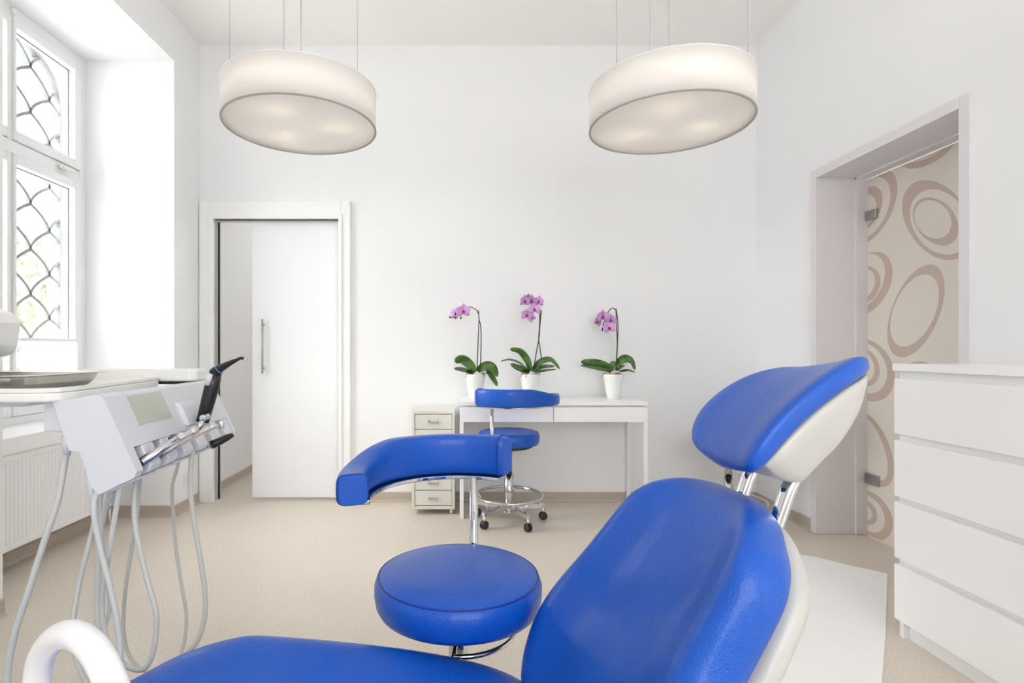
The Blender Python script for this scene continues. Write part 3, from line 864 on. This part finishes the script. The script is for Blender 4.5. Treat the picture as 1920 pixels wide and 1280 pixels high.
back_tab = [(-.02, .20, 0, .75, -.01), (.03, .235, 0, .95, -.01), (.10, .260, .001, 1, -.004), (.18, .256, .001, 1, -.004), (.27, .230, 0, 1, -.010), (.35, .216, 0, 1, -.020), (.41, .204, 0, 1, -.026), (.45, .184, -.003, 1, -.022), (.478, .158, -.008, .96, -.012), (.504, .125, -.018, .85, -.002), (.522, .082, -.030, .65, .008), (.531, .042, -.040, .4, .012)]
obj('backrest', pad_loft((-.158, .40), (57.5, 57.5), dense(back_tab, 3), .042, .046, .02), M['blue'], chair, local=True, sub=1)
shell_tab = [(a, b * 1.0, c_ - .040, d, e) for a, b, c_, d, e in [(-.02, .18, 0, .8, -.01), (.05, .222, 0, 1, -.01), (.14, .245, 0, 1, -.004), (.24, .228, 0, 1, -.010), (.34, .208, 0, 1, -.020), (.42, .190, .0, .95, -.024), (.465, .160, .0, .8, -.016), (.50, .118, -.004, .6, -.002), (.515, .07, -.01, .35, .008)]]
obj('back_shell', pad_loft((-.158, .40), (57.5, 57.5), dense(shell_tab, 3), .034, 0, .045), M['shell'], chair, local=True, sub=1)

head_tab = [(-.026, .055, .004, .40), (-.017, .088, .002, .74), (.0, .113, 0, .95), (.04, .130, 0, 1.0), (.09, .136, 0, 1.0), (.15, .133, 0, 1.0), (.195, .121, 0, 1.0), (.226, .102, .0, .94), (.246, .074, -.001, .70), (.256, .040, -.002, .40)]
head_tab = [r_ + (-(.70 if r_[0] < .1 else .34) * (.134 - r_[1]),) for r_ in head_tab]
HB = (.118, .907); HA = (54, 15)
obj('headrest', pad_loft(HB, HA, dense(head_tab, 3), .026, .024, .004, 3.0, 21, .48, .014), M['blue'], chair, local=True, sub=1)
hs_tab = [(-.008, .075, 0, .40), (.008, .106, 0, .85), (.03, .122, 0, 1.0), (.075, .130, 0, 1.02), (.125, .129, 0, 1.0), (.172, .119, 0, .86), (.208, .104, 0, .64), (.233, .078, 0, .42), (.243, .045, 0, .22)]
hs_tab = [r_ + (-(.70 if r_[0] < .1 else .40) * (.130 - r_[1]),) for r_ in hs_tab]
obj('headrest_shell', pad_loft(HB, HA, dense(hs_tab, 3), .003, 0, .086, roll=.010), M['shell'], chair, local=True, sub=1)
for v in (.05, -.054):
    p = spline([(.128, v, .70), (.165, v, .775), (.192, v, .845), (.205, v, .875), (.20, v, .91)], 5)
    obj('headrest_post', MB().tube(p, .0125, 18), M['chrome'], chair, local=True)
obj('headrest_crossbar', MB().cyl((.204, -.054, .878), (.204, .05, .878), .009, n=14), M['chrome'], chair, local=True)

# seat and leg cushion: profile (u, top z of the edges, half width)
seat_prof = [(-1.62, .30, .15), (-1.58, .325, .19), (-1.45, .345, .215), (-1.2, .375, .23), (-1.02, .44, .24), (-.92, .487, .245), (-.82, .512, .247), (-.74, .510, .248), (-.54, .473, .25), (-.36, .425, .25), (-.26, .375, .245), (-.21, .335, .22), (-.20, .31, .17)]
seat_prof = [(u + (.040 if u < -.6 else .085 if u < -.3 else .08), z + (.018 if u < -.6 else .014), w_) for u, z, w_ in seat_prof]
sp = spline(seat_prof, 3)
rings = []
for (u, zt, hw) in sp:
    ring = []; nv = 17
    for k in range(nv):
        q = -1 + 2 * k / (nv - 1); q = math.copysign(1 - (1 - abs(q)) ** 1.3, q); a = abs(q)
        z = zt - .030 * (1 - sstep(.25, .85, a)) - .028 * sstep(.86, 1.0, a)
        ring.append((u, q * hw, z))
    for k in range(nv):
        q = 1 - 2 * k / (nv - 1); a = abs(q)
        ring.append((u, q * hw * .98, zt - .085 + .03 * sstep(.8, 1, a)))
    rings.append(ring)
obj('seat', MB().rings(rings), M['blue'], chair, local=True, sub=1)
rings = []
for (u, zt, hw) in sp[1:-1]:
    rings.append([(u, q * (hw - .03), zt - .086 if abs(q) < 1.01 and side else zt - .125) for q, side in ((-1, 1), (1, 1), (1, 0), (-1, 0))])
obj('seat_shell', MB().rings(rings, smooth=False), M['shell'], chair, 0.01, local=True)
# hinge covers, body and foot
for v in (.165, -.215):
    obj('hinge_cover', MB().cyl((-.165, v, .325), (-.165, v + .05, .325), .088, n=40), M['unit_warm'], chair, 0.014, 3, local=True)
body = [(-.62, .02), (-.05, .02), (-.02, .10), (-.16, .29), (-.22, .33), (-.62, .38), (-.70, .28), (-.72, .10)]
obj('chair_body', MB().prism(body, -.20, .02, 'y'), M['unit_warm'], chair, 0.03, 3, local=True)
obj('base_plate', MB().prism([(-1.0, -.22), (.02, -.22), (.06, -.15), (.06, -.02), (.02, .03), (-1.0, .03)], 0.0, .025, 'z'), M['unit_warm'], chair, 0.008, 3, local=True)
# armrest: white tube loop on the near side (world pixels to local)
def to_local(p):
    q = Vector((p[0] - .35, p[1] - .95)); c_, s_ = math.cos(CA), math.sin(CA)
    return (q.x * c_ + q.y * s_, -q.x * s_ + q.y * c_, p[2])
ar = [at(70, 1420, .68), at(69, 1290, .675), at(78, 1232, .66), at(102, 1198, .635), at(132, 1188, .61), at(165, 1205, .585), at(192, 1243, .565), at(212, 1290, .555), at(228, 1345, .55), at(240, 1440, .55)]
ar = [to_local(p) for p in spline(ar, 5)]
arm = obj('armrest', MB().tube(ar, .0148, 20), M['white'], chair, local=True)
pa, pb = Vector(ar[0]), Vector(ar[-1])
obj('armrest_bracket', MB().tube([pa, (pa.x, -.24, .46), (pa.x, -.20, .40)], .0148, 16).tube([pb, (pb.x, -.33, .50), (pb.x, -.28, .42), (pb.x, -.20, .40)], .0148, 16), M['white'], arm) if False else None
obj('armrest_stem', MB().tube([tuple(pa), (pa.x + .02, pa.y + .03, .45), (pa.x + .05, -.18, .40)], .0148, 16).tube([tuple(pb), (pb.x - .01, pb.y + .05, .47), (pb.x - .03, -.18, .40)], .0148, 16), M['white'], chair, local=True)


# ------------------------------------------------------------------ delivery unit with table and hoses
UD = -0.045                                               # sideways drift of the unit per metre of depth
unit = thing('delivery_unit', 'white dental delivery unit with hanging grey hoses before the window', 'dental unit', (-1.3, 1.3, 0))
def sheared(mb):
    mb.v = [(x + UD * (y - 1.1), y, z) for x, y, z in mb.v]; return mb
P1, A_, B_ = (-.726, 1.004), (-.6745, .890), (-.712, .880)
prof = [(-.79, .990), (-.745, .996), (-.728, .990), A_, B_, (-.737, .803), (-.731, .799), (-.745, .82), (-.769, .885), (-.79, .887), (-.823, .984)]
prof = [(-.823, .984), (-.735, 1.0), (-.722, .994), A_, B_, (-.735, .802), (-.745, .815), (-.769, .885), (-.79, .887)]
full = [(-.823, .984), (-.735, 1.0), (-.722, .994), A_, (-.654, .845), (-.660, .832), (-.731, .799), (-.745, .815), (-.769, .885), (-.79, .887)]
rec = [(-.823, .984), (-.735, 1.0), (-.722, .994), A_, (-.690, .885), B_, (-.733, .801), (-.745, .815), (-.769, .885), (-.79, .887)]
ring = lambda p, y: [(a, y, b) for a, b in p]
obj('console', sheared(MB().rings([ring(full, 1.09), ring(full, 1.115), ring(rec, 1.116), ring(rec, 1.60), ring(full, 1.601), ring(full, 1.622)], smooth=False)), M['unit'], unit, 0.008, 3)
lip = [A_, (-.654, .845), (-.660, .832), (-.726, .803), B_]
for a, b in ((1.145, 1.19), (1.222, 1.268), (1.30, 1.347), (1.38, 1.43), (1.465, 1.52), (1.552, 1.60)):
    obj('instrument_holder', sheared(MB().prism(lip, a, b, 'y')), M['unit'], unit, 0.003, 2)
# underside strips of each outlet
for a, b in ((1.115, 1.19), (1.195, 1.268), (1.275, 1.347), (1.355, 1.43), (1.44, 1.52)):
    obj('outlet_strip', sheared(MB().prism([(-.735, .800), (-.672, .826), (-.672, .820), (-.735, .792)], a, b, 'y')), M['unit'], unit, 0.002)
# display on the sloped face
def face_pt(z): return -.722 + (.994 - z) * (-.6745 + .722) / (.994 - .890)
dz0, dz1 = .929, .990
obj('display', sheared(MB().prism([(face_pt(dz0) + .002, dz0), (face_pt(dz1) + .002, dz1), (face_pt(dz1) - .004, dz1), (face_pt(dz0) - .004, dz0)], 1.165, 1.31, 'y')), M['screen'], unit)
# table top with rounded corners
tb = [(-1.45, 1.065), (-.86, 1.065), (-.825, 1.073), (-.806, 1.09), (-.803, 1.13), (-.862, 1.54), (-.872, 1.556), (-.89, 1.56), (-1.45, 1.56)]
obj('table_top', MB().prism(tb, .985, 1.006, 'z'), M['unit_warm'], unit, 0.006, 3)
cx_, cy_ = -1.12, 1.31
rimo = [Vector((p[0], p[1])) for p in tb]; rimi = [Vector((p[0] + (.016 if p[0] < -1.4 else -.016), p[1] + (.016 if p[1] < 1.2 else -.016))) for p in tb]
rimi = [Vector((max(min(p.x, p.x), -1.44), p.y)) for p in rimi]
m_ = MB(); n = len(tb)
m_.rings([[(p.x, p.y, z) for p in q] for q, z in ((rimo, 1.005), (rimo, 1.011), (rimo, 1.013), (rimi, 1.013), (rimi, 1.005))], caps=False, smooth=False)
obj('table_rim', m_, M['unit_warm'], unit, 0.0015)
# rear ledge and bracket, arm, column
obj('rear_ledge', MB().prism([(-1.10, 1.56), (-.785, 1.56), (-.772, 1.575), (-.768, 1.64), (-1.10, 1.64)], .998, 1.034, 'z'), M['unit_warm'], unit, 0.008, 3)
obj('rear_gap_shade', MB().box(-1.08, -.785, 1.565, 1.635, .990, .998), M['gasket'], unit)  # black strip stands in for the shade in the gap under the ledge
obj('mount_bracket', MB().prism([(-.858, .986), (-.815, .984), (-.783, .918), (-.858, .922)], 1.112, 1.34, 'y'), M['unit'], unit, 0.004)
obj('support_arm', MB().prism([(-1.34, .985), (-.89, .985), (-.905, .972), (-1.34, .965)], 1.12, 1.24, 'y'), M['unit'], unit, 0.004)
obj('support_column', MB().cyl((-1.36, 1.18, .03), (-1.36, 1.18, .985), .05, n=32), M['unit'], unit, 0.004)
obj('support_base', MB().cyl((-1.36, 1.18, 0), (-1.36, 1.18, .03), .20, .18, 40), M['unit'], unit, 0.004)

def hose(pts, rad, name='hose'):
    P = [at(x, y, d) for x, y, d in pts]
    return obj(name, MB().tube(spline(P, 5), rad, 10), M['hose'], unit)
h1 = hose([(127, 850, 1.13), (122, 862, 1.13), (108, 939, 1.12), (83, 1014, 1.11), (54, 1107, 1.10), (25, 1197, 1.09), (13, 1280, 1.08), (10, 1360, 1.08)], .0062)
obj('hose_socket', MB().cyl(at(124, 815, 1.13), at(125, 850, 1.13), .0085, .0075, 14), M['unit'], unit)
hose([(190, 905, 1.12), (181, 924, 1.11), (176, 957, 1.10), (187, 1021, 1.10), (208, 1107, 1.09), (222, 1179, 1.08), (225, 1233, 1.07), (219, 1275, 1.06), (200, 1300, 1.08), (170, 1290, 1.12), (154, 1262, 1.15), (140, 1220, 1.17), (137, 1165, 1.18), (144, 1118, 1.20), (155, 1064, 1.22), (172, 1000, 1.24), (185, 935, 1.25), (195, 900, 1.25)], .0058)
hose([(232, 890, 1.14), (225, 914, 1.13), (216, 964, 1.13), (202, 1054, 1.13), (191, 1125, 1.14), (198, 1190, 1.14), (216, 1230, 1.14), (248, 1253, 1.14), (274, 1250, 1.14), (289, 1212, 1.15), (293, 1151, 1.16), (277, 1090, 1.17), (260, 1021, 1.18), (252, 964, 1.19), (253, 915, 1.20), (258, 890, 1.20)], .0056)
hose([(268, 885, 1.30), (262, 903, 1.30), (257, 964, 1.30), (248, 1021, 1.31), (237, 1090, 1.32), (232, 1143, 1.33), (232, 1190, 1.33), (241, 1226, 1.33), (262, 1252, 1.30), (285, 1262, 1.26)], .0044)
hose([(335, 865, 1.56), (331, 881, 1.55), (323, 913, 1.55), (325, 964, 1.55), (331, 1036, 1.55), (341, 1100, 1.54), (349, 1150, 1.53), (347, 1195, 1.50), (338, 1230, 1.46), (328, 1262, 1.42)], .0050)
hose([(362, 845, 1.36), (359, 863, 1.36), (357, 913, 1.36), (363, 971, 1.36), (375, 1043, 1.35), (384, 1107, 1.34), (383, 1161, 1.33), (368, 1204, 1.31), (345, 1228, 1.28), (318, 1252, 1.24)], .0060)
hose([(215, 905, 1.16), (208, 924, 1.16), (194, 964, 1.17), (187, 1010, 1.17), (184, 1060, 1.17), (183, 1125, 1.17), (185, 1197, 1.16), (190, 1260, 1.15), (195, 1330, 1.14)], .0062)
hose([(196, 905, 1.22), (190, 930, 1.22), (188, 980, 1.22), (197, 1060, 1.21), (206, 1130, 1.21), (200, 1165, 1.20), (188, 1200, 1.20)], .0042)
obj('hose_guide', MB().tube([at(168, 880, 1.13), at(172, 920, 1.13), at(178, 950, 1.13)], [.009, .008, .006], 12), M['unit'], unit)

# steel tray
tr = thing('instrument_tray', 'shallow steel instrument tray lying on the delivery table', 'tray', (-1.08, 1.20, 1.0065))
def trr(x1, y0, y1, x0, z, c_=.03):
    return [(x0 + c_, y0, z), (x1 - c_, y0, z), (x1 - c_ * .3, y0 + c_ * .3, z), (x1, y0 + c_, z), (x1, y1 - c_, z), (x1 - c_ * .3, y1 - c_ * .3, z), (x1 - c_, y1, z), (x0 + c_, y1, z), (x0, y1 - c_, z), (x0, y0 + c_, z)]
m_ = MB(); e = 0
L = [trr(-.892, 1.105, 1.315, -1.30, 1.0065), trr(-.882, 1.095, 1.325, -1.31, 1.018), trr(-.876, 1.089, 1.331, -1.316, 1.0335), trr(-.862, 1.078, 1.345, -1.33, 1.036),
     trr(-.862, 1.078, 1.345, -1.33, 1.038), trr(-.878, 1.092, 1.329, -1.314, 1.0355), trr(-.885, 1.098, 1.322, -1.307, 1.018), trr(-.895, 1.108, 1.312, -1.297, 1.009)]
m_.rings(L, caps=True, smooth=False)
obj('tray_pan', m_, M['steel'], tr, 0.001)
pb_ = thing('dental_probe', 'thin blue handled instrument lying across the steel tray', 'instrument', (-.99, 1.29, 1.0095))
obj('handle', MB().cyl((-1.02, 1.300, 1.0265), (-.945, 1.296, 1.0265), .0028, n=10), M['lampblue'], pb_)
obj('tip', MB().tube([(-1.02, 1.300, 1.0265), (-1.10, 1.303, 1.0255), (-1.18, 1.306, 1.012)], [.0024, .0018, .0018], 8), M['steel'], pb_)

# hand instruments in the holders
def tool(name, label, cat='handpiece'):
    return thing(name, label, cat, at(330, 830, 1.25), group='dental handpieces in the holders')
t = tool('dental_handpiece', 'shiny steel turbine handpiece lying across the front holders, nearest the end panel')
a, b, c_, d_ = at(263, 868, 1.125), at(318, 832, 1.19), at(356, 812, 1.24), at(372, 803, 1.26)
obj('grip', MB().tube([a, b, c_, d_], [.0098, .0092, .0082, .0075], 16), M['chrome'], t)
n_ = obj('neck', MB().tube([d_, at(376, 796, 1.265), at(381, 786, 1.27), at(384, 780, 1.27)], [.0078, .0068, .0052, .0048], 14), M['chrome'], t)
obj('head', MB().cyl(at(379, 784, 1.26), at(389, 780, 1.285), .0072, n=16), M['chrome'], n_, 0.001)
obj('knurled_ring', MB().cyl(at(358, 811, 1.242), at(368, 805, 1.256), .0094, n=16), M['steel'], t, 0.001)
obj('coupling_button', MB().cyl(at(338, 818, 1.20), at(340, 816, 1.19), .0075, n=16), M['chrome'], t, 0.001)
t = tool('dental_handpiece', 'matt steel contra-angle handpiece behind the shiny one, head pointing to the door')
p = [at(300, 850, 1.21), at(345, 825, 1.27), at(380, 808, 1.32), at(392, 802, 1.335)]
obj('grip', MB().tube(p, [.0095, .009, .0085, .008], 16), M['steel'], t)
n_ = obj('neck', MB().tube([p[3], at(400, 800, 1.345), at(413, 798, 1.36)], [.008, .0062, .0055], 14), M['steel'], t)
obj('head', MB().cyl(at(415, 789, 1.365), at(416, 803, 1.365), .0066, n=16), M['steel'], n_, 0.001)
obj('knurled_ring', MB().cyl(at(384, 806, 1.325), at(393, 802, 1.337), .0092, n=16), M['steel'], t, 0.001)
t = tool('scaler_handpiece', 'short black handpiece with blunt tip in the last holder', 'handpiece')
obj('grip', MB().tube([at(396, 834, 1.46), at(410, 828, 1.475), at(426, 820, 1.49), at(437, 815, 1.50)], [.0112, .0108, .0092, .006], 16), M['black'], t)
obj('tip_ring', MB().cyl(at(435, 816, 1.498), at(439, 814, 1.503), .0062, n=14), M['steel'], t)
t = tool('motor_handpiece', 'black motor coupling partly hidden under the steel handpieces', 'handpiece')
obj('grip', MB().tube([at(297, 838, 1.24), at(306, 833, 1.25), at(322, 825, 1.265)], [.0105, .0105, .0085], 16), M['black'], t)
obj('collar', MB().cyl(at(312, 829, 1.256), at(318, 826, 1.262), .0108, n=16), M['rubber'], t)
t = tool('air_water_syringe', 'tall black syringe with bent nozzle standing up from the holders', 'syringe')
e0, e1, e2 = at(380, 790, 1.40), at(398, 722, 1.40), at(405, 694, 1.40)
obj('grip', MB().tube([e0, at(388, 760, 1.40), e1, e2], [.0155, .017, .0185, .0150], 20), M['black'], t)
noz = obj('nozzle', MB().tube(spline([at(403, 697, 1.40), at(414, 690, 1.395), at(430, 681, 1.385), at(445, 674, 1.38), at(452, 671, 1.375), at(460, 673, 1.37)], 3), [.0135] + [.0135 - .0095 * min(1, k / 9) for k in range(1, 16)], 16), M['black'], t)
obj('tip', MB().cyl(at(457, 672, 1.372), at(462, 674, 1.369), .0042, n=10), M['steel'], noz)
obj('light_ring', MB().cyl(at(410, 692.5, 1.397), at(411, 691.8, 1.397), .0140, n=20), M['lampblue'], t)
obj('trigger', MB().tube([at(389, 722, 1.385), at(391, 710, 1.385), at(395, 700, 1.385)], [.007, .009, .007], 12), M['unit'], t)
obj('syringe_holder', sheared(MB().prism([(-.722, .965), (-.690, .952), (-.668, .900), (-.716, .900)], 1.352, 1.44, 'y')), M['unit'], unit, 0.006, 3)

# operating lamp at the left edge
ol = thing('operating_lamp', 'white rounded dental lamp housing at the left edge beside the window', 'lamp', (-1.25, 1.3, 1.07))
m_ = MB().prism([(-1.36, 1.195), (-1.1480, 1.190), (-1.1180, 1.178), (-1.1080, 1.155), (-1.1150, 1.10), (-1.1260, 1.078), (-1.1430, 1.072), (-1.36, 1.072)], 1.24, 1.37, 'y')
obj('housing', m_, M['unit_warm'], ol, 0.012, 3)
obj('front_lens', MB().prism([(-1.34, 1.18), (-1.1530, 1.176), (-1.1330, 1.16), (-1.1380, 1.095), (-1.1530, 1.085), (-1.34, 1.085)], 1.366, 1.376, 'y'), M['screen'], ol)
obj('lamp_arm', MB().tube(spline([(-1.36, 1.30, 1.14), (-1.50, 1.30, 1.15), (-1.58, 1.28, 1.30), (-1.60, 1.26, 1.8)], 5), .018, 14), M['unit_warm'], ol)
obj('ceiling_post', MB().cyl((-1.60, 1.26, 1.75), (-1.60, 1.26, ZC), .024, n=20), M['unit_warm'], ol)

# ------------------------------------------------------------------ orchids
OD = 3.725; OS = F / OD
def petal_mesh(name, L_, W_, cup, pw):
    m_ = MB(); n1, n2 = 6, 5; top = []
    for i in range(n1 + 1):
        s = i / n1
        wd = W_ * (math.sin(math.pi * min(1, .06 + .94 * s) ** pw) ** .7 if 0 < s < 1 else .10)
        for j in range(n2):
            q = -1 + 2 * j / (n2 - 1)
            top.append((L_ * s, q * wd / 2, cup * (s * s) + cup * .6 * q * q * (wd / W_)))
    v = top + [(x, y, z - .0012) for x, y, z in top]; o = len(top); f = []
    for i in range(n1):
        for j in range(n2 - 1):
            a = i * n2 + j
            f.append((a, a + 1, a + n2 + 1, a + n2)); f.append((o + a, o + a + n2, o + a + n2 + 1, o + a + 1))
    edge = [j for j in range(n2)] + [i * n2 + n2 - 1 for i in range(1, n1 + 1)] + [n1 * n2 + j for j in range(n2 - 2, -1, -1)] + [i * n2 for i in range(n1 - 1, 0, -1)]
    for k in range(len(edge)):
        a, b = edge[k], edge[(k + 1) % len(edge)]
        f.append((a, o + a, o + b, b))
    m_.add(v, f, True)
    me = mesh_of(name, m_); me.materials.append(M['petal']); return me
ME_SEPAL = petal_mesh('sepal', .046, .030, -.004, 1.0)
ME_PETAL = petal_mesh('petal', .046, .054, .006, .8)
mm = MB().lathe([(.002, -.002), (.007, 0), (.0075, .006), (.004, .012), (.001, .014)], n=10)
mm.tube([(0, 0, .004), (0, -.010, .010), (0, -.016, .006)], [.006, .0065, .002], 8)
mm.tube([(0, -.002, .004), (.009, -.006, .012)], [.004, .0025], 8).tube([(0, -.002, .004), (-.009, -.006, .012)], [.004, .0025], 8)
ME_LIP = mesh_of('orchid_lip', mm); ME_LIP.materials.append(M['lip'])

def flower(parent, p, yaw, pitch, roll, sc=1.0):
    sc = sc * 1.14
    """p local to the pot; the flower faces -y turned by yaw/pitch."""
    fl = bpy.data.objects.new('flower', ME_LIP); COL.objects.link(fl); fl.parent = parent
    fl.matrix_local = Matrix.Translation(p) @ Matrix.Rotation(R(yaw), 4, 'Z') @ Matrix.Rotation(R(90 + pitch), 4, 'X') @ Matrix.Rotation(R(roll), 4, 'Z') @ Matrix.Scale(sc, 4)
    for ang, me, nm, dz in ((90, ME_SEPAL, 'sepal', 0), (215, ME_SEPAL, 'sepal', 0), (325, ME_SEPAL, 'sepal', 0), (12, ME_PETAL, 'petal', .003), (168, ME_PETAL, 'petal', .003)):
        q = bpy.data.objects.new(nm, me); COL.objects.link(q); q.parent = fl
        q.matrix_local = Matrix.Translation((0, 0, dz)) @ Matrix.Rotation(R(ang), 4, 'Z') @ Matrix.Rotation(R(-8), 4, 'Y')
    return fl

def orchid(pcx, crop, label, stems, leaves, flowers, buds, seed):
    rr = random.Random(seed)
    X = (pcx - 868) / OS
    t = thing('potted_orchid', label, 'plant', (X, OD, 0.754), group='orchids on the desk')
    ox, oy, sc = crop
    RZ = 0.168
    def L(cx, cy, dep=0.0):
        return Vector(((ox + cx / sc - pcx) / OS, dep, RZ + (701 - (oy + cy / sc)) / OS))
    obj('pot', MB().lathe([(.030, .0), (.041, .0), (.044, .004), (.052, .05), (.061, .11), (.0665, .150), (.0675, .166), (.066, .168), (.063, .166), (.062, .150), (.058, .140)], n=40, caps=True), M['pot'], t, local=True)
    obj('soil', MB().lathe([(.060, .150), (.050, .160), (.025, .164), (.002, .162)], n=24), M['soil'], t, local=True)
    for k in range(9):
        a = rr.uniform(0, 6.28); r1 = rr.uniform(.02, .05); e = rr.uniform(-1, 1)
        pts = [(r1 * math.cos(a), r1 * math.sin(a), .160), ((r1 + .02) * math.cos(a + .3 * e), (r1 + .02) * math.sin(a + .3 * e), .176), ((r1 + .034) * math.cos(a + .5 * e), (r1 + .034) * math.sin(a + .5 * e), .168 - .02 * (k % 3 == 0))]
        obj('air_root', MB().tube(spline(pts, 3), .0024, 6), M['root'], t, local=True)
    for pts, w_, dep in leaves:
        P = [L(x, y, dep * k / max(1, len(pts) - 1)) for k, (x, y) in enumerate(pts)]
        C = [Vector(c_) for c_ in spline(P, 5)]; n = len(C); wv = w_ / sc / OS
        top = []; m_ = MB()
        for k, c_ in enumerate(C):
            s = k / (n - 1)
            tn = (C[min(k + 1, n - 1)] - C[max(k - 1, 0)]).normalized()
            pr_ = Vector((-tn.z, 0, tn.x))
            if pr_.length < 1e-3: pr_ = Vector((0, 0, 1))
            pr_.normalize()
            wd = wv * (.30 + .70 * math.sin(math.pi * min(1, .12 + .80 * s)) if s < .97 else .12)
            side = pr_ * .5 * wd + Vector((0, .5 * min(.055, wv * 1.6 + .02) * wd / wv, 0))
            fold = Vector((0, -1, .4)).normalized() * (-.004)
            top.append([c_ - side, c_ - side * .5 + fold * .6, c_ + fold, c_ + side * .5 + fold * .6, c_ + side])
        rings = []
        for row_ in top:
            rings.append(row_ + [q + Vector((0, .0022, -.0012)) for q in reversed(row_)])
        m_.rings(rings)
        obj('leaf', m_, M['leaf'], t, local=True)
    for pts, r_ in stems:
        P = [L(x, y, q) for x, y, q in pts]
        obj('stem', MB().tube(spline(P, 5), r_ * 1.35, 8), M['stem'], t, local=True)
    for (x, y, dep, yaw, pitch, roll, s_) in flowers:
        flower(t, L(x, y, dep), yaw, pitch, roll, s_)
    for (x, y) in buds:
        p = L(x, y, -.01)
        obj('bud', MB().lathe([(.001, 0), (.005, .003), (.007, .009), (.005, .015), (.001, .019)], (p.x, p.y, p.z - .009), 10), M['bud'], t, local=True)
    return t

C1 = (820, 540, 5.818); C3 = (1060, 540, 5.818)
orchid(891.5, C1, 'purple orchid with one drooping flower spray, nearest the cream drawer cabinet',
       stems=[([(432, 905, 0), (440, 700, 0), (452, 420, 0), (455, 340, 0), (448, 240, 0)], .0026), ([(470, 880, .01), (478, 600, .01), (474, 420, .01), (457, 350, 0)], .0026),
              ([(452, 290, 0), (440, 262, 0), (415, 230, -.005), (355, 207, -.01), (300, 225, -.01), (240, 300, -.01), (190, 322, -.01), (128, 314, -.01)], .0022)],
       leaves=[([(412, 915), (350, 830), (265, 775), (188, 800)], 105, .02), ([(400, 925), (310, 895), (250, 880), (185, 872)], 50, -.06), ([(440, 900), (520, 850), (600, 860), (652, 960)], 100, -.03), ([(540, 890), (590, 950), (652, 1062)], 62, -.05)],
       flowers=[(285, 255, -.03, -5, -5, 0, 1.0), (205, 275, -.005, -50, -10, 8, .86)], buds=[(200, 325), (255, 325), (140, 318)], seed=2)
orchid(994, C1, 'purple orchid with the densest flower cluster, standing between the other two pots',
       stems=[([(1055, 860, 0), (1080, 700, 0), (1108, 550, 0), (1120, 400, 0), (1135, 240, 0)], .0028), ([(1120, 905, .01), (1136, 780, .01), (1122, 650, .01), (1108, 550, .01), (1118, 400, .01), (1122, 250, .01)], .0028),
              ([(1120, 260, 0), (1112, 205, -.005), (1080, 178, -.01), (1010, 160, -.01), (950, 180, -.01)], .0022), ([(1010, 165, -.01), (1060, 230, -.01), (1030, 290, -.01), (1015, 340, -.01)], .0018)],
       leaves=[([(1018, 900), (985, 790), (910, 690), (798, 662)], 68, .03), ([(1005, 905), (900, 815), (790, 778), (695, 797)], 22, .04), ([(1005, 915), (900, 875), (792, 822)], 64, -.05), ([(1035, 905), (1110, 810), (1230, 775), (1330, 880)], 58, -.03), ([(1055, 910), (1150, 855), (1290, 852)], 36, .03), ([(1080, 915), (1180, 895), (1285, 880)], 18, -.05)],
       flowers=[(945, 145, -.03, 25, 0, 0, .82), (1022, 130, -.01, 0, 30, 0, .80), (1105, 148, -.02, -30, 5, -10, .80), (1050, 238, -.05, -15, -5, 5, .86), (965, 300, -.04, 15, -10, -8, .84), (1035, 325, -.01, -60, 0, 30, .72), (985, 95, .0, 10, 55, 0, .66)], buds=[], seed=5)
orchid(1150, C3, 'purple orchid with drooping cluster on the door side of the desk, standing alone',
       stems=[([(548, 895, 0), (562, 700, 0), (565, 560, 0), (556, 350, 0), (552, 222, 0)], .0026), ([(560, 900, .01), (572, 640, .01), (580, 420, .01), (568, 290, .01), (554, 230, 0)], .0026),
              ([(552, 238, 0), (515, 218, -.005), (475, 245, -.01), (445, 300, -.015), (405, 400, -.02), (390, 458, -.02)], .0024)],
       leaves=[([(508, 905), (430, 850), (300, 812), (172, 800)], 92, .0), ([(500, 910), (350, 872), (182, 842)], 34, .05), ([(560, 830), (640, 768), (715, 790), (752, 890)], 84, -.02), ([(565, 895), (605, 860), (660, 842)], 26, .03), ([(590, 905), (680, 893), (745, 916)], 22, -.04), ([(505, 900), (515, 840), (552, 795)], 46, .03)],
       flowers=[(390, 315, -.04, 10, 0, 0, .95), (490, 350, -.02, -35, 0, 10, .85), (455, 440, -.05, -10, -20, 10, .90), (338, 370, -.01, 45, -10, -20, .76)], buds=[(400, 455)], seed=9)
